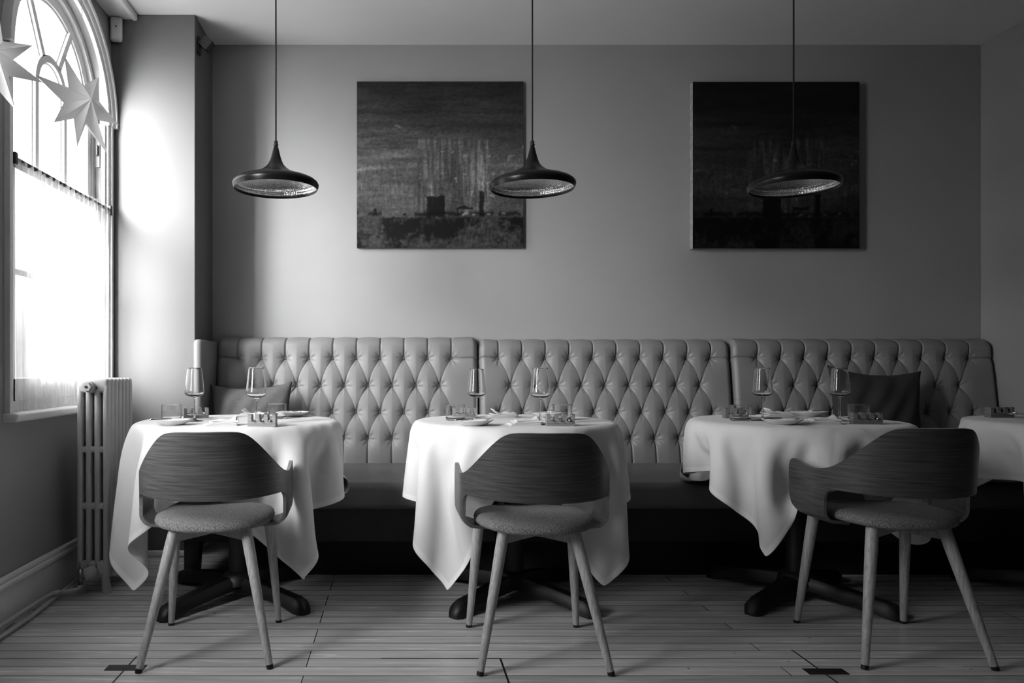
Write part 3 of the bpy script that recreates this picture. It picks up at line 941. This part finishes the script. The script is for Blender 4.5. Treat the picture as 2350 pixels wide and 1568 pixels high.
def shell_point(a, h):
    x, y, nx, ny, back = plan(a)
    rf = .045; h0 = .475
    if h >= h0: z = h; inn = 0
    else:
        t = h0 - h; th = min(t / rf, 1.42)
        inn = rf * (1 - math.cos(th)); z = h0 - rf * math.sin(th)
        ex = max(0, t - rf * 1.42); inn += ex * math.sin(1.42); z -= ex * math.cos(1.42)
    lean = -.13 * max(0, z - .5) * back ** .7 if back > 0 else 0
    return Vector((x + nx * inn, y + ny * inn + lean, z))


def make_shell(parent):
    half = [(0, .768), (.06, .768), (.11, .766), (.135, .757), (.16, .738), (.20, .700), (.24, .663), (.28, .633), (.317, .617), (.36, .611), (.42, .614), (.47, .626), (.505, .630), (.53, .620), (.538, .595),
            (.538, .55), (.536, .505), (.525, .470), (.50, .440), (.475, .410), (.455, .38), (.44, .35), (.43, .32), (.37, .32), (.345, .36), (.33, .40), (.322, .44), (.320, .48), (.320, .515), (.312, .538), (.29, .549), (.25, .549), (.15, .546), (.05, .545), (0, .545)]
    poly = half + [(-a, h) for a, h in half[::-1][1:-1]]
    poly = chaikin(poly, 2)
    P = np.array(poly); Pn = np.roll(P, -1, 0)
    c = .0055
    na, nh = int(1.10 / c), int(.475 / c)
    A = -.55 + c * np.arange(na + 1); H = .305 + c * np.arange(nh + 1)

    def inside(x, y):
        r = False
        for (x1, y1), (x2, y2) in zip(P, Pn):
            if (y1 > y) != (y2 > y) and x < (x2 - x1) * (y - y1) / (y2 - y1) + x1: r = not r
        return r
    faces = [(i, j) for i in range(na) for j in range(nh) if inside(A[i] + c / 2, H[j] + c / 2)]
    cnt = {}
    for i, j in faces:
        for v in ((i, j), (i + 1, j), (i + 1, j + 1), (i, j + 1)): cnt[v] = cnt.get(v, 0) + 1
    pos = {}
    for v, k in cnt.items():
        p = np.array((A[v[0]], H[v[1]]))
        if k < 4:
            d = Pn - P; t = np.clip(((p - P) * d).sum(1) / (d * d).sum(1), 0, 1)
            q = P + d * t[:, None]; p = q[np.argmin(((q - p) ** 2).sum(1))]
        pos[v] = p
    bm = bmesh.new(); uv = bm.loops.layers.uv.verify()
    vs_ = {v: bm.verts.new(shell_point(p[0], p[1])) for v, p in pos.items()}
    for i, j in faces:
        ks = ((i, j), (i + 1, j), (i + 1, j + 1), (i, j + 1))
        f = bm.faces.new([vs_[k] for k in ks])
        for lp, k in zip(f.loops, ks): lp[uv].uv = (float(pos[k][0]), float(pos[k][1]))
    bm.normal_update()
    o = obj('bentwood_shell', bm, M['veneer'], parent, True)
    o.data.materials.append(M['plyedge'])
    so = o.modifiers.new('so', 'SOLIDIFY'); so.thickness = .011; so.offset = 0; so.material_offset_rim = 1; so.use_quality_normals = True
    es = o.modifiers.new('es', 'EDGE_SPLIT'); es.split_angle = 1.0
    return o


def make_chair():
    t = thing('dining_chair', '', 'chair', (0, 0, 0), 0, 'bentwood chairs at the round tables')
    make_shell(t)
    # upholstered seat: superelliptic rings, saddle shaped
    bm = bmesh.new()
    prof = [(0, 1), (.3, 1), (.55, .99), (.75, .95), (.88, .86), (.95, .70), (.985, .5), (1, .25), (.985, 0.05), (.94, -.05), (.8, -.1), (0, -.1)]
    seg = 72; rings = []
    for r, h in prof:
        ring = []
        for k in (range(seg) if r > 0 else [0]):
            a = 2 * PI * k / seg
            ce, se = math.cos(a), math.sin(a)
            e = 2 / 2.5
            x = .203 * abs(ce) ** e * (1 if ce > 0 else -1) * r
            y = .012 + (.205 if se > 0 else .195) * abs(se) ** e * (1 if se > 0 else -1) * r
            if se > 0: x *= 1 - .06 * abs(se)
            sad = .30 * x * x - .0 * y
            front = .02 * max(0, y) if h > 0 else 0
            z = .430 + .040 * h + sad + front * 0
            ring.append(bm.verts.new((x, y, z)))
        rings.append(ring)
    for a, b in zip(rings, rings[1:]):
        for k in range(seg):
            k2 = (k + 1) % seg
            if len(a) == 1: bm.faces.new((a[0], b[k], b[k2]))
            elif len(b) == 1: bm.faces.new((a[k], a[k2], b[0]))
            else: bm.faces.new((a[k], a[k2], b[k2], b[k]))
    obj('seat_pad', bm, M['fabric'], t, True)
    # V bracket under the seat
    bm = bmesh.new()
    for s in (-1, 1):
        q = [(s * .12, -.11), (0, -.02), (0, .02), (s * .17, .16), (s * .12, .17), (0, .05)]
        v0 = [bm.verts.new((s * .118, -.112, .425)), bm.verts.new((s * .118, -.112, .388)), bm.verts.new((0, -.06, .405)), bm.verts.new((0, -.06, .425))]
        v1 = [bm.verts.new(v.co + Vector((s * .0, .012, 0))) for v in v0]
        bm.faces.new(v0); bm.faces.new(v1[::-1])
        for i in range(4): bm.faces.new((v0[i], v0[(i + 1) % 4], v1[(i + 1) % 4], v1[i]))
        box(bm, s * .08 - .02, s * .08 + .02, -.10, .17, .418, .428, .001)
    obj('under_bracket', bm, M['legwood'], t)
    for (fx, fy), (tx, ty) in (((.205, -.217), (.117, -.112)), ((.200, .217), (.168, .155))):
        for s in (-1, 1):
            a = Vector((s * tx, ty, .432)); b = Vector((s * fx, fy, .012))
            bm = bmesh.new()
            tube(bm, [a, a.lerp(b, .15), a.lerp(b, .5), b], [.0195, .0195, .0165, .0115], 18)
            lg = obj('leg', bm, M['legwood'], t, True, auto=.8)
            c = a.lerp(b, 1.03)
            bm = bmesh.new(); tube(bm, [b, Vector((c.x, c.y, .0))], [.0118, .0112], 18); obj('foot_cap', bm, M['black'], lg, True, auto=.8)
    return t


chair = make_chair()
CH = [((-.640, 2.593, 0), .082, 1.0, 'bentwood armchair with a grey padded seat at the table beside the radiator'),
      ((.4635, 2.555, 0), .0, 1.0, 'bentwood armchair with a grey padded seat at the middle table'),
      ((1.712, 2.600, 0), -.02, 1.015, 'darkest bentwood armchair, at the third table, showing its side and left arm')]
for i, (loc, rz, sc, lab) in enumerate(CH):
    if i == 0: chair.location = loc; chair.rotation_euler = (0, 0, rz); chair['label'] = lab
    else:
        c = copy_thing(chair, loc, rz, lab); c.scale = (1, 1, sc)


# ------------------------------------------------------------------ tables
def make_table(x, y, rot, r, label):
    t = thing('pedestal_table', label, 'table', (x, y, 0), rot, 'round pedestal tables')
    bm = bmesh.new(); lathe(bm, [(0, .718), (r - .02, .718), (r - .012, .725), (r - .012, .736), (r - .017, .742), (0, .742)], 72); obj('tabletop', bm, M['darkwood'], t, True, auto=.6)
    bm = bmesh.new(); tube(bm, [(0, 0, .07), (0, 0, .72)], .040, 28); obj('column', bm, M['iron'], t, True, auto=.8)
    bm = bmesh.new(); lathe(bm, [(0, .115), (.05, .112), (.072, .09), (.078, .06), (0, .06)], 32); obj('hub', bm, M['iron'], t, True, auto=.8)
    for k in range(4):
        a = k * PI / 2; u = Vector((math.cos(a), math.sin(a), 0)); w = Vector((-math.sin(a), math.cos(a), 0))
        bm = bmesh.new(); rings = []
        for s_, hw, zt, zb in ((.03, .040, .100, .045), (.15, .036, .088, .036), (.28, .034, .070, .022), (.345, .036, .062, .004), (.375, .034, .052, .0), (.393, .024, .030, .0), (.400, .012, .012, .0)):
            c = u * s_
            rings.append([bm.verts.new(c + w * (hw * cx_) + Vector((0, 0, zb + (zt - zb) * cz_))) for cx_, cz_ in ((-1, 0), (1, 0), (1, .6), (.6, .95), (0, 1), (-.6, .95), (-1, .6))])
        for p, q in zip(rings, rings[1:]):
            for j in range(7): bm.faces.new((p[j], p[(j + 1) % 7], q[(j + 1) % 7], q[j]))
        bm.faces.new(rings[0]); bm.faces.new(rings[-1][::-1])
        obj('foot', bm, M['iron'], t, True, auto=.7)
    bm = bmesh.new(); box(bm, -.14, .14, -.14, .14, .705, .719, .004); obj('mounting_plate', bm, M['iron'], t)
    return t


# ------------------------------------------------------------------ draped linen (position based cloth)
DRAPE_WAVE, DRAPE_SHEAR, DRAPE_BEND, TUCK = .0, .15, .07, .038


def drape(cx, cy, rot, off, L, R, ztop, chair_c, seed, guide=(), N=65, steps=1900):
    """position based cloth in small steps: the square falls over the round top, the bench and the chair"""
    rs = np.random.RandomState(seed)
    g = np.linspace(-L, L, N)
    GX, GY = np.meshgrid(g, g)
    X = GX * math.cos(rot) - GY * math.sin(rot) + off[0] + cx
    Y = GX * math.sin(rot) + GY * math.cos(rot) + off[1] + cy
    P = np.stack([X, Y, np.full_like(X, ztop + .001)], -1)
    P[..., 2] += rs.rand(N, N) * .003
    rr = np.hypot(X - cx, Y - cy)
    P[..., 2] += DRAPE_WAVE * np.maximum(0, rr - R) * np.cos(4 * (np.arctan2(GY, GX)) + 0) * -1
    W = np.where(rr < R - .03, 0.0, 1.0)
    h = g[1] - g[0]
    cons = []

    def add(di, dj, k):
        rest = h * math.hypot(di, dj)
        m = max(abs(di), abs(dj))
        for par in (0, 1):
            if dj == 0: ia = np.arange(0, N - di); ia = ia[(ia // di) % 2 == par]; ja = np.arange(N)
            elif di == 0: ia = np.arange(N); ja = np.arange(0, N - dj); ja = ja[(ja // dj) % 2 == par]
            else: ia = np.arange(0, N - m); ia = ia[(ia // m) % 2 == par]; ja = np.arange(0, N - m)
            I, J = np.meshgrid(ia, ja, indexing='ij')
            if di and dj < 0: a, b = (I * N + J + m), ((I + m) * N + J)
            else: a, b = (I * N + J), ((I + di) * N + J + dj)
            a = a.ravel(); b = b.ravel()
            wa = Wf[a]; wb = Wf[b]; ws = wa + wb
            keep = ws > 0; a, b, wa, wb, ws = a[keep], b[keep], wa[keep], wb[keep], ws[keep]
            cons.append((a, b, (wa / ws * k)[:, None], (wb / ws * k)[:, None], rest))
    Wf = W.ravel()
    add(1, 0, 1.0); add(0, 1, 1.0); add(1, 1, DRAPE_SHEAR); add(1, -1, DRAPE_SHEAR)
    add(2, 0, DRAPE_BEND); add(0, 2, DRAPE_BEND); add(4, 0, DRAPE_BEND * .4); add(0, 4, DRAPE_BEND * .4)
    Q = P.reshape(-1, 3).copy(); P = Q.copy(); V = np.zeros_like(Q); dt = 1 / 600
    wall = 3.30
    corners = [(k_, g_) for k_, g_ in zip((0, N - 1), guide)]

    for st in range(steps):
        V[:, 2] -= 9.8 * dt
        V *= .9985 if st < steps * .5 else .993
        Q = P + V * dt * Wf[:, None]
        for (a, b, ka, kb, rest) in cons:
            d = Q[b] - Q[a]; l = np.sqrt(np.einsum('ij,ij->i', d, d)) + 1e-9
            d *= ((l - rest) / l)[:, None]
            Q[a] += ka * d; Q[b] -= kb * d
        x, y, z = Q[:, 0], Q[:, 1], Q[:, 2]
        dx = x - cx; dy = y - cy; r = np.sqrt(dx * dx + dy * dy) + 1e-9
        Rc = R + .003
        low = (r < Rc) & (z < ztop) & (z > ztop - .12)
        side = low & (z < ztop - .012 - .4 * (Rc - r))
        z[low & ~side] = ztop
        f = np.where(side, Rc / r, 1.0)
        x[:] = cx + dx * f; y[:] = cy + dy * f
        m_ = (y > wall) & (z < .463)
        up = m_ & (z > .43 - (y - wall) * .5)
        z[up] = .463
        y[m_ & ~up] = wall
        fr = (y > wall + .01) & (z < .466)
        Q[fr, :2] = P[fr, :2] + (Q[fr, :2] - P[fr, :2]) * .5
        # the overhang on the bench has been tucked in behind the table
        lim = R + .015 + TUCK * np.clip((ztop - z) / .29, 0, 1.6) + .30 * max(0, 1 - st / (steps * .35)) + .02 * np.clip((cy - .10 - y) / .1, 0, 1)
        far = r > lim
        f = np.where(far, lim / r, 1.0)
        x[:] = cx + (x - cx) * f; y[:] = cy + (y - cy) * f
        z[:] = np.minimum(z, ztop + .002)
        for k_, (gx, gy, gz) in corners:         # front corners straightened by hand
            q_ = .03 * min(1, 2 * st / steps)
            x[k_] += (gx - x[k_]) * q_; y[k_] += (gy - y[k_]) * q_; z[k_] += (gz - z[k_]) * q_ * (st < steps * .85)
        if chair_c and st > steps * .5:      # the chair is pushed in from the front
            lx = x - chair_c[0]; ly = y - chair_c[1] + .34 * max(0, 1 - (st / steps - .5) / .25)
            m_ = (np.abs(lx) < .20) & (ly < .222) & (z < .488) & (z > .40)
            top = m_ & (z > .43)
            z[top] = .488
            m_ = (np.abs(lx) < .20) & (ly < .222) & (z <= .43) & (z > .22)
            y[m_] += np.minimum(.222 - ly[m_], .003)
            m_ = (ly < .17) & (z < .64) & (z > .40) & (np.abs(lx) < .260) & (np.abs(lx) > .238)
            y[m_ & (ly > .13)] += .003
            m_ &= ly <= .13
            x[m_] += (np.sign(lx) * np.where(np.abs(lx) > .25, 1, -1) * .003)[m_]
        np.maximum(z, .01, out=z)
        V = (Q - P) / dt
        sp_ = np.sqrt(np.einsum('ij,ij->i', V, V)) + 1e-9
        V *= np.minimum(1, (3.0 if st < steps * .3 else 1.0) / sp_)[:, None]
        P = Q
    return P.reshape(N, N, 3)


def cloth_obj(P, label, N):
    bm = bmesh.new(); n = P.shape[0]
    vv = [[bm.verts.new(P[j, i]) for i in range(n)] for j in range(n)]
    for j in range(n - 1):
        for i in range(n - 1): bm.faces.new((vv[j][i], vv[j][i + 1], vv[j + 1][i + 1], vv[j + 1][i]))
    o = obj('tablecloth', bm, M['linen'], smooth=True)
    so = o.modifiers.new('so', 'SOLIDIFY'); so.thickness = .0012; so.offset = 1
    ss = o.modifiers.new('ss', 'SUBSURF'); ss.levels = 1; ss.render_levels = 1
    tag(o, label, 'tablecloth', 'white square cloths on the round tables')
    o.data.materials.append(M['hem'])          # doubled, stitched hem
    for p in o.data.polygons:
        j, i = divmod(p.index, n - 1)
        if min(i, j, n - 2 - i, n - 2 - j) == 0: p.material_index = 1
    return o


TY = 3.148
TABLES = [(-.681, TY, math.radians(54), .42, math.radians(-8), (-.01, .01), .725, CH[0][0], 'nearest the radiator', ((-1.03, 2.86, .13), (-.36, 2.84, .16))),
          (.490, TY, math.radians(45), .42, math.radians(-1), (-.01, .02), .725, CH[1][0], 'in the middle, under the second pendant', ((.180, 2.84, .12), (.79, 2.84, .17))),
          (1.690, TY, math.radians(38), .42, math.radians(1), (.07, .09), .715, CH[2][0], 'under the third pendant', ((1.385, 2.82, .26),)),
          (2.84, TY, math.radians(45), .36, math.radians(8), (0, 0), .60, None, 'cut off at the right edge', ())]
ZT = .746
for i, (x, y, rot, r, crot, off, L, cc, where, gd) in enumerate(TABLES):
    make_table(x, y, rot, r, 'black cross-footed pedestal table ' + where)
    P = drape(x, y, crot, off, L, r, ZT, cc, (26, 37, 8, 14)[i], gd)
    cloth_obj(P, 'white tablecloth hanging in folds over the table ' + where, 0)
ZI = ZT + .0025    # where things stand


# ------------------------------------------------------------------ tableware
def make_wineglass():
    t = thing('wine_glass', '', 'wine glass', (0, 0, 0), 0, 'tall wine glasses')
    out = [(0, 0), (.036, 0), (.0365, .0012), (.03, .0028), (.012, .006), (.005, .012), (.0036, .03), (.0036, .085), (.0045, .096), (.012, .101), (.028, .106), (.0375, .114), (.040, .124), (.0385, .142), (.0345, .180), (.0295, .2225)]
    inn = [(.0288, .2225), (.0337, .180), (.0377, .142), (.039, .124), (.0365, .1155), (.027, .109), (.012, .106), (0, .105)]
    def cr(p, k=4):
        q = []
        for i in range(len(p) - 1):
            a, b, c, d = p[max(i - 1, 0)], p[i], p[i + 1], p[min(i + 2, len(p) - 1)]
            for j in range(k):
                t = j / k
                q.append(tuple(.5 * (2 * b[m] + (c[m] - a[m]) * t + (2 * a[m] - 5 * b[m] + 4 * c[m] - d[m]) * t * t + (3 * b[m] - a[m] - 3 * c[m] + d[m]) * t ** 3) for m in (0, 1)))
        return [(max(0, r), z) for r, z in q + [p[-1]]]
    bm = bmesh.new(); lathe(bm, out[:4] + cr(out[3:])[1:] + [(.0291, .2229)] + cr(inn), 64)
    obj('glass_body', bm, M['glass'], t, True)
    return t


def make_tumbler():
    t = thing('tumbler', '', 'tumbler', (0, 0, 0), 0, 'straight water tumblers')
    bm = bmesh.new(); lathe(bm, [(0, 0), (.038, 0), (.0405, .003), (.0408, .010), (.0408, .0655), (.0403, .066), (.0396, .0655), (.0396, .012), (.036, .0065), (0, .006)], 64, fine=.004)
    obj('glass_body', bm, M['glass'], t, True)
    return t


def make_plate():
    t = thing('side_plate', '', 'plate', (0, 0, 0), 0, 'white side plates')
    bm = bmesh.new(); lathe(bm, [(0, 0), (.036, 0), (.038, .001), (.056, .008), (.074, .0195), (.0765, .0215), (.0765, .0225), (.074, .0225), (.055, .0115), (.040, .0062), (0, .0055)], 64)
    obj('china_body', bm, M['china'], t, True)
    return t


def make_block(dark):
    t = thing('cutlery_block', '', 'cutlery block', (0, 0, 0), 0, 'striped wooden cutlery blocks')
    pts = [(-.053, 0), (.053, 0), (.053, .046)]
    for c in (.031, 0, -.031):
        pts += [(c + .0085, .046), (c + .0085, .019), (c - .0085, .019), (c - .0085, .046)]
    pts.append((-.053, .046))
    bm = bmesh.new()
    f0 = [bm.verts.new((x, -.019, z)) for x, z in pts]; f1 = [bm.verts.new((x, .019, z)) for x, z in pts]
    bm.faces.new(f0); bm.faces.new(f1[::-1])
    n = len(pts)
    for i in range(n): bm.faces.new((f0[i], f0[(i + 1) % n], f1[(i + 1) % n], f1[i]))
    bmesh.ops.bevel(bm, geom=bm.edges[:], offset=.0009, segments=2, affect='EDGES', profile=.5)
    obj('wood_body', bm, M['blockdark'] if dark else M['blockwood'], t)
    return t


def strip(bm, path, th=.0012):
    """flat metal strip: path = (y, halfwidth, z)"""
    a = [[bm.verts.new((s * w, y, z + q)) for s, q in ((-1, 0), (1, 0), (1, th), (-1, th))] for y, w, z in path]
    for p, q in zip(a, a[1:]):
        for j in range(4): bm.faces.new((p[j], p[(j + 1) % 4], q[(j + 1) % 4], q[j]))
    bm.faces.new(a[0]); bm.faces.new(a[-1][::-1])


def make_cutlery(kind):
    t = thing(kind, '', kind.split('_')[-1], (0, 0, 0), 0, 'polished steel cutlery')
    if kind == 'table_knife':
        bm = bmesh.new(); tube(bm, [(0, -.03, .004), (0, -.024, .004), (0, .03, .004), (0, .055, .004)], [.002, .0048, .0042, .003], 10); obj('handle', bm, M['steel'], t, True)
        bm = bmesh.new(); strip(bm, [(.053, .003, .003), (.07, .007, .003), (.12, .0075, .003), (.14, .004, .003), (.146, .001, .003)], .0016); obj('blade', bm, M['steel'], t)
    elif kind == 'dinner_fork':
        bm = bmesh.new(); strip(bm, [(-.03, .003, .001), (-.022, .0058, .001), (.0, .0045, .001), (.05, .0022, .003), (.085, .0026, .003)], .0022); obj('handle', bm, M['steel'], t)
        bm = bmesh.new(); strip(bm, [(.084, .003, .003), (.095, .009, .0015), (.108, .0105, .001)], .0015)
        for k in range(4):
            x = -.0085 + .00567 * k
            tube(bm, [(x, .107, .0018), (x, .13, .002), (x, .147, .006)], [.0015, .0014, .0006], 6)
        obj('fork_head', bm, M['steel'], t)
    else:
        bm = bmesh.new(); strip(bm, [(-.03, .003, .002), (-.022, .0058, .002), (.0, .0045, .002), (.05, .0022, .004), (.085, .0026, .004)], .0022); obj('handle', bm, M['steel'], t)
        bm = bmesh.new(); g = []
        for j in range(9):
            v = -1 + 2 * j / 8; w = .0145 * math.sqrt(max(0.01, 1 - v * v)); row = []
            for i in range(7):
                u = -1 + 2 * i / 6
                row.append(bm.verts.new((u * w, .105 + v * .021, .0005 + .005 * (1 - (1 - u * u) * (1 - v * v)))))
            g.append(row)
        for a, b in zip(g, g[1:]):
            for i in range(6): bm.faces.new((a[i], a[i + 1], b[i + 1], b[i]))
        o = obj('spoon_bowl', bm, M['steel'], t, True); so = o.modifiers.new('so', 'SOLIDIFY'); so.thickness = .0012
    return t


def make_napkin(seed, style):
    t = thing('napkin', '', 'napkin', (0, 0, 0), 0, 'folded white linen napkins')
    rnd = random.Random(seed)
    layers = 5 if style == 0 else 4
    for k in range(layers):
        z0 = .001 + k * .0042
        bm = bmesh.new(); nx, ny = 26, 12
        w = .062 - .004 * k; d = .040 - .004 * k; sk = rnd.uniform(-.2, .2); ox = rnd.uniform(-.006, .006) + .006 * k
        ph = rnd.uniform(0, 6); tp = []; bt = []
        for i in range(nx + 1):
            u = -1 + 2 * i / nx; rt = []; rb = []
            for j in range(ny + 1):
                v = -1 + 2 * j / ny
                lift = .0025 * math.sin(5 * u + ph) * (v + 1) * (k > 0) + (style and k == layers - 1) * .016 * max(0, -u) ** 2 + .006 * k * .25 * max(0, u) * (v + 1)
                lift = max(lift, 0 if k == 0 else -.001)
                x = u * w + ox + v * d * .25 * sk; y = v * d * (1 - .06 * u) + sk * .02 * u
                hh = .0034 * math.sqrt(max(0, 1 - abs(v) ** 6)) + .0008
                rt.append(bm.verts.new((x, y, z0 + lift + hh))); rb.append(bm.verts.new((x, y, z0 + lift)))
            tp.append(rt); bt.append(rb)
        for g in (tp, bt):
            for a, b in zip(g, g[1:]):
                for j in range(ny): bm.faces.new((a[j], a[j + 1], b[j + 1], b[j]))
        for i in range(nx):
            for j in (0, ny): bm.faces.new((tp[i][j], tp[i + 1][j], bt[i + 1][j], bt[i][j]))
        for j in range(ny):
            for i in (0, nx): bm.faces.new((tp[i][j], tp[i][j + 1], bt[i][j + 1], bt[i][j]))
        obj('fold', bm, M['linen'], t, True)
    return t


used = {}


def place(kind, x, y, rz, label, z=None, maker=None, scale=1.0, key=None):
    key = key or kind
    if key not in used:
        o = maker(); used[key] = o
        o.location = (x, y, ZI if z is None else z); o.rotation_euler = (0, 0, rz); o['label'] = label
    else: o = copy_thing(used[key], (x, y, ZI if z is None else z), rz, label)
    o.scale = (scale, scale, scale)
    return o


T1, T2, T3 = 'the table by the radiator', 'the middle table', 'the third table'
place('wine_glass', -.849, 3.08, 0, 'wine glass standing left of the pair on ' + T1, maker=make_wineglass)
place('wine_glass', -.559, 2.906, 0, 'wine glass right of the pair on ' + T1 + ', behind a cutlery block', scale=1.01)
place('wine_glass', .328, 3.12, 0, 'wine glass left of the pair on ' + T2 + ', at the banquette seam', scale=.98)
place('wine_glass', .560, 2.93, 0, 'wine glass right of the pair on ' + T2)
place('wine_glass', 1.532, 3.12, 0, 'wine glass left of the pair on ' + T3 + ', beside a tumbler')
place('wine_glass', 1.845, 3.10, 0, 'wine glass right of the pair on ' + T3 + ', before the black cushion')
place('tumbler', -.966, 3.148, 0, 'tumbler at the far left of ' + T1, maker=make_tumbler)
place('tumbler', -.533, 3.238, 0, 'tumbler on the right half of ' + T1 + ', next to a plate')
place('tumbler', .241, 3.148, 0, 'tumbler on the left of ' + T2 + ' in front of a cutlery block')
place('tumbler', .694, 3.148, 0, 'tumbler on the right of ' + T2 + ' behind a cutlery block')
place('tumbler', 1.439, 3.12, 0, 'tumbler on the left of ' + T3 + ' in front of a dark block')
place('tumbler', 1.974, 3.18, 0, 'tumbler on the right of ' + T3 + ' in front of the black cushion')
place('side_plate', -.881, 2.881, 0, 'white side plate at the front left of ' + T1, maker=make_plate)
place('side_plate', -.485, 3.38, 0, 'white side plate at the back right of ' + T1)
place('side_plate', .289, 2.857, 0, 'white side plate at the front left of ' + T2)
place('side_plate', .661, 3.333, 0, 'white side plate at the back right of ' + T2)
place('side_plate', 1.504, 2.906, 0, 'white side plate at the front left of ' + T3)
place('side_plate', 1.878, 3.40, 0, 'white side plate at the back of ' + T3)
place('napkin', -.692, 2.857, .25, 'folded white napkin at the front of ' + T1, maker=lambda: make_napkin(1, 0), key='na')
place('napkin', -.676, 3.36, -.1, 'folded white napkin at the back of ' + T1 + ' behind the right glass', maker=lambda: make_napkin(5, 1), key='nb', scale=1.0)
place('napkin', .478, 2.868, .1, 'crumpled folded napkin at the front of ' + T2, key='na')
place('napkin', .459, 3.33, .15, 'napkin with a raised corner at the back of ' + T2, maker=lambda: make_napkin(7, 1), key='nc', scale=1.05)
place('napkin', 1.66, 2.93, -.1, 'rolled and folded napkin at the front of ' + T3, key='na', scale=1.05)
place('napkin', 1.706, 3.36, .1, 'napkin with a raised corner at the back of ' + T3, key='nc', scale=1.1)
BL = [('cutlery_block', -.517, 2.815, -.02, 0, 'cutlery block with three slots at the front right of ' + T1, 'front block on ' + T1),
      ('cutlery_block', -.896, 3.275, .35, 0, 'cutlery block turned at an angle at the back left of ' + T1, 'back block on ' + T1),
      ('cutlery_block', .617, 2.833, -.06, 0, 'cutlery block with three slots at the front right of ' + T2, 'front block on ' + T2),
      ('cutlery_block', .294, 3.315, 0, 0, 'cutlery block at the back left of ' + T2, 'back block on ' + T2),
      ('cutlery_block', 1.845, 2.925, -.18, 1, 'dark striped cutlery block at the front right of ' + T3, 'front block on ' + T3),
      ('cutlery_block', 1.49, 3.27, -.10, 1, 'dark striped cutlery block at the back left of ' + T3, 'back block on ' + T3),
      ('cutlery_block', 2.70, 3.33, 0, 1, 'dark cutlery block on the table cut off at the right edge', 'block on the cut-off right table')]
for nm, x, y, rz, dk, lab, short in BL:
    place(nm, x, y, rz, lab, maker=lambda d=dk: make_block(d), key='block%d' % dk)
    front = 'front' in short
    for j, kind in enumerate(('table_knife', 'dinner_fork', 'table_spoon')):
        c = (.031, 0, -.031)[j]
        ox, oy = math.cos(rz) * c, math.sin(rz) * c
        a = rz + (0 if front else PI)
        # cutlery lies through the slot, its handle end just past the front of the block
        s = .0 if front else -.0
        place(kind, x + ox, y + oy, a, {'table_knife': 'steel knife', 'dinner_fork': 'steel fork', 'table_spoon': 'steel spoon'}[kind] + ' lying in a slot of the ' + short,
              z=ZI + .0195, maker=lambda k=kind: make_cutlery(k))
for x, y, rz, lab in ((-.881, 2.881, -.9, 'front left plate on ' + T1), (-.485, 3.38, .6, 'back right plate on ' + T1), (.289, 2.857, -1.0, 'front left plate on ' + T2),
                      (.661, 3.333, 1.2, 'back right plate on ' + T2), (1.504, 2.906, -1.35, 'front left plate on ' + T3), (1.878, 3.40, 1.3, 'back plate on ' + T3)):
    dx, dy = -math.sin(rz) * .058, math.cos(rz) * .058
    place('table_knife', x - dx, y - dy, rz, 'steel knife laid across the ' + lab, z=ZI + .0205)

# ------------------------------------------------------------------ floor details
for x0_, x1_, y0_, y1_, lab in ((-.945, -.820, 2.373, 2.418, 'dark metal plate let into the boards beside the left chair leg'),
                                (1.300, 1.428, 2.342, 2.389, 'dark metal plate let into the boards left of the third chair')):
    bm = bmesh.new(); box(bm, x0_, x1_, y0_, y1_, 0, .0015, .0004); tag(obj('floor_plate', bm, M['plate']), lab, 'floor plate')
bm = bmesh.new()
for (ax, ay, bx, by, w) in ((-.881, 1.2, -.881, 2.491, .005), (.339, 1.2, .339, 2.473, .006), (1.352, 1.2, 1.352, 2.549, .005), (-.06, 2.473, .339, 2.473, .004)):
    if ax == bx: box(bm, ax - w / 2, ax + w / 2, ay, by, -.0002, .0008)
    else: box(bm, ax, bx, ay - w / 2, ay + w / 2, -.0002, .0008)
struct('trim_2', bm, M['black'])
